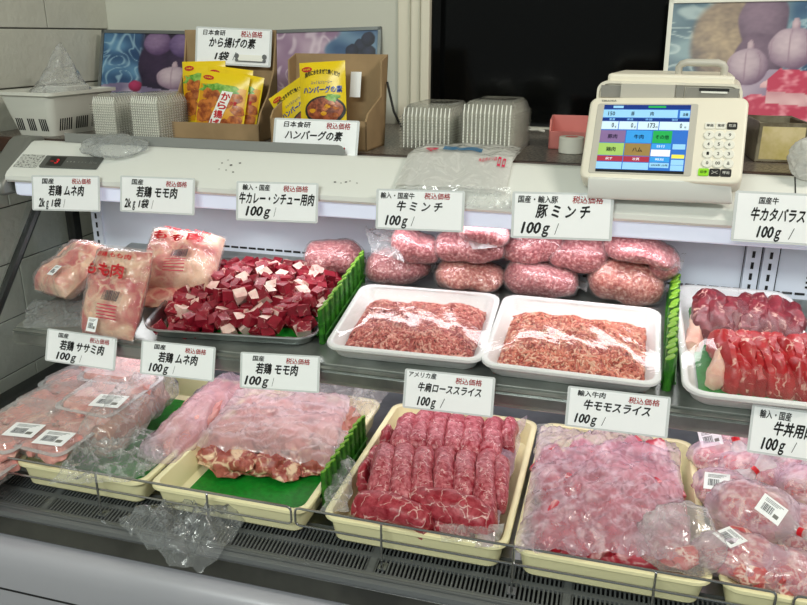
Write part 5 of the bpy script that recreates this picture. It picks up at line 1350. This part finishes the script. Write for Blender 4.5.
for (a, c, d, e), mt, s in (((.0, .295, .385, .565), 'sc_purple', '豚肉'), ((.305, .60, .385, .565), 'sc_blue', '牛肉'), ((.61, .825, .385, .565), 'sc_green', 'その他'), ((.0, .295, .575, .755), 'sc_lime', '鶏肉'), ((.305, .60, .575, .755), 'sc_brown', 'ハム')):
    rc(a, c, d, e, mt, 2); m_ = (a + c) / 2; hw = .055 if len(s) < 3 else .075; tx(s, m_ - hw, m_ + hw, d + .06, e - .055)
rc(0, .295, .765, .845, 'sc_red', 2); rc(.305, .60, .765, .845, 'sc_red', 2); tx('戻す', .10, .18, .785, .825, 'sc_white'); tx('次頁', .41, .49, .785, .825, 'sc_white')
rc(0, .295, .855, .955, 'sc_sky', 2); rc(.305, .60, .855, .955, 'sc_sky', 2)
rc(.61, .825, .575, .65, 'sc_blue', 2); rc(.61, .825, .66, .755, 'sc_white', 2); rc(.61, .825, .765, .84, 'sc_blue', 2); rc(.61, .825, .85, .92, 'sc_sky', 2)
tx('日付', .67, .76, .595, .63, 'sc_white'); tx('時刻', .67, .76, .785, .82, 'sc_white'); tx('2024年 10月', .63, .81, .87, .90)
for d, mt in ((.575, 'sc_sky'), (.665, 'sc_mid'), (.725, 'sc_yellow'), (.80, 'sc_sky'), (.88, 'sc_sky')): rc(.845, .985, d, d + (.055 if mt != 'sc_sky' else .075), mt, 2)
rc(0, 1, .962, 1, 'scale_dark', 2)
b.build('touch_screen', scale, smooth=False)
b = MB(); b.text('TERAOKA', (.075 - .5) * W, (.175 - .5) * W, (.935 - .5) * H, (.958 - .5) * H, 'ink_faint', z=.0006); b.build('maker_lettering', scale, smooth=False)
for r_ in range(4):
    for c_ in range(3):
        x, y = (.782 + c_ * .062 + .002 * r_ - .5) * W, (.545 - r_ * .108 - .5) * H
        b = MB(); b.loft([[V((x + q * math.cos(2 * math.pi * i / 20), y + q * math.sin(2 * math.pi * i / 20), z)) for i in range(20)] for q, z in ((.0070, 0), (.0070, .0012), (.0063, .0019))], 'key_white')
        s = [['7', '8', '9'], ['4', '5', '6'], ['1', '2', '3'], ['0', '00', '品']][r_][c_]; hw = .0016 if len(s) < 2 else .0030
        b.text(s, x - hw, x + hw, y - .0024, y + .0024, 'ink', z=.0021); o = b.build('number_key', scale, smooth=False)
for c_, (s, mt, ink) in enumerate((('単価', 'key_white', 'ink'), ('風袋', 'key_white', 'ink'), ('取消', 'key_black', 'white_print'))):
    x, y = (.782 + c_ * .066 - .5) * W, (.655 - .5) * H; b = MB(); b.loft([rrect(.0132, .0105, .002, 0, 3, x, y), rrect(.0126, .0099, .0014, .0015, 3, x, y)], mt); b.text(s, x - .0044, x + .0044, y - .0023, y + .0023, ink, z=.0017); o = b.build('function_key', scale, smooth=False)
    if c_ == 2: o['label'] = 'black cancel key'
for c_, (s, mt, ink) in enumerate((('印字', 'key_green', 'ink'), ('✕', 'key_black', 'white_print'), ('呼出', 'key_black', 'white_print'))):
    x, y = (.772 + c_ * .066 - .5) * W, (.118 - .5) * H; b = MB(); b.loft([rrect(.0138, .0112, .002, 0, 3, x, y), rrect(.0132, .0106, .0014, .0015, 3, x, y)], mt); b.text(s, x - .0042, x + .0042, y - .0023, y + .0023, ink, z=.0017); o = b.build('function_key', scale, smooth=False); o['label'] = ('green print key', 'black cross key', 'black recall key')[c_]
# printer housing behind the console
top = [mw @ V((-W / 2, H / 2, 0)), mw @ V((W / 2, H / 2, 0))]
yt, zt_ = (top[0].y + top[1].y) / 2 + .010, (top[0].z + top[1].z) / 2
hm = Matrix.Translation((top[0] + top[1]) / 2 + V((0, .012, 0))) @ Matrix.Rotation(math.atan2(top[1].y - top[0].y, top[1].x - top[0].x), 4, 'Z')
hw_ = W * .93 / 2; ht = .019
def L_(M_): return M_
b = MB(); n_ = 6
def arch(y, g=0, zl=-.05): # outline in x,z
    r = .014; pts = [V((-hw_ + g, y, zl)), V((hw_ - g, y, zl))]
    for k in range(n_ + 1): a = R_(90 * k / n_); pts.append(V((hw_ - g - r + r * math.cos(a), y, ht - g - r + r * math.sin(a))))
    for k in range(n_ + 1): a = R_(90 + 90 * k / n_); pts.append(V((-hw_ + g + r + r * math.cos(a), y, ht - g - r + r * math.sin(a))))
    return pts
inv = mw.inverted()
b.loft([arch(.004, .004), arch(0, .0035), arch(0, 0), arch(.02, 0), arch(.16, -.0)], 'scale_body', T=inv @ hm)
b.build('printer_housing', scale)
b = MB()
b.box((-hw_ + .006, -.0015, -.004), (-hw_ + .034, .001, ht - .006), 'scale_grey', inv @ hm); b.box((-hw_ + .0345, -.004, -.004), (.010, .001, ht - .003), 'scale_bezel', inv @ hm); b.box((.0115, -.003, -.004), (.022, .001, ht - .004), 'scale_grey', inv @ hm); b.box((.024, -.0015, -.004), (hw_ - .005, .001, ht - .006), 'scale_grey', inv @ hm)
b.box((.045, -.004, .006), (hw_ - .020, .002, .0085), 'white_print', inv @ hm); b.box((.042, -.0022, .0085), (hw_ - .018, .002, .0125), 'scale_dark', inv @ hm)
b.build('printer_slot_panel', scale, smooth=False)
b = MB(); b.loft([[V((x, y, z + ht)) for x, y in ((-hw_ + .012, .012), (hw_ - .012, .012), (hw_ - .018, .15), (-hw_ + .018, .15))] for z in (-.004, .010)], 'scale_body', T=inv @ hm)
b.v = [v for v in b.v]
b.build('top_cover', scale, smooth=False, bevel=.004)
b = MB(); hx0, hx1 = W * .045, W * .335
pts = [(hx0, .045, ht + .004), (hx0, .040, ht + .020), (hx0 + .003, .039, ht + .024), (hx0 + .010, .038, ht + .0265), (hx1 - .010, .038, ht + .0265), (hx1 - .003, .039, ht + .024), (hx1, .040, ht + .020), (hx1, .045, ht + .004)]
b.tube(pts, .0052, 'scale_bezel', 10, T=inv @ hm); b.build('carry_handle', scale)
# foot that carries it and the lower housing that hangs before the canopy
b = MB(); b.box((-W * .36, .018, ZC - hm.translation.z), (W * .36, .165, -.02), 'scale_body', inv @ hm); b.build('pedestal', scale, smooth=False, bevel=.006)
q0, q1, q2, q3 = (onY(*p, 1.112) for p in ((588, 178), (731, 182), (732, 205), (587, 199)))
b = MB(); lo = [q3 + V((0, .006, 0)), q2 + V((-.004, .006, 0))]
b.loft([[q0, q0 + V((0, .03, 0)), q3 + V((0, .028, -.001)), q3 + V((0, .010, -.001)), q3 + V((0, .003, .001)), q3 + V((0, 0, .006))], [q1, q1 + V((0, .03, 0)), q2 + V((0, .028, -.001)), q2 + V((0, .010, -.001)), q2 + V((0, .003, .001)), q2 + V((0, 0, .006))]], 'enamel')
b.build('lower_housing', scale, True, bevel=.0015)
# ------------------------------------------------------------------ light
def area(name, loc, size, energy, col, aim, spread=180):
    l = bpy.data.lights.new(name, 'AREA'); l.shape = 'RECTANGLE'; l.size, l.size_y = size; l.energy = energy; l.color = col; l.spread = R_(spread)
    o = bpy.data.objects.new(name, l); COL.objects.link(o); o.location = loc
    o.rotation_euler = (V(aim) - V(loc)).to_track_quat('-Z', 'Y').to_euler(); return o
area('canopy_lamp', (.03, 1.165, 1.168), (2.0, .03), 2.2, (1.0, .98, 1.0), (.03, 1.10, .9))
area('shelf_lamp', (.06, 1.06, .978), (1.9, .16), 2.0, (1.0, .93, .96), (.06, 1.03, .8))
area('ceiling_lamp_front', (-.5, -1.5, 2.55), (1.3, .3), 38, (.93, 1.0, .93), (-.4, 1.0, 1.0))
area('ceiling_lamp_side', (1.15, .55, 2.6), (.5, .12), 17, (1.0, .93, .82), (.3, 1.4, 1.2))
w = bpy.data.worlds.new('World'); SC.world = w; w.use_nodes = True
bg = w.node_tree.nodes['Background']; bg.inputs[0].default_value = (.86, .92, .88, 1); bg.inputs[1].default_value = .26
SC.cycles.transparent_max_bounces = 40; SC.cycles.max_bounces = 8
vs = SC.view_settings; vs.view_transform = 'Standard'; vs.look = 'None'; vs.exposure = 0.0; vs.gamma = 1.0; vs.use_curve_mapping = False
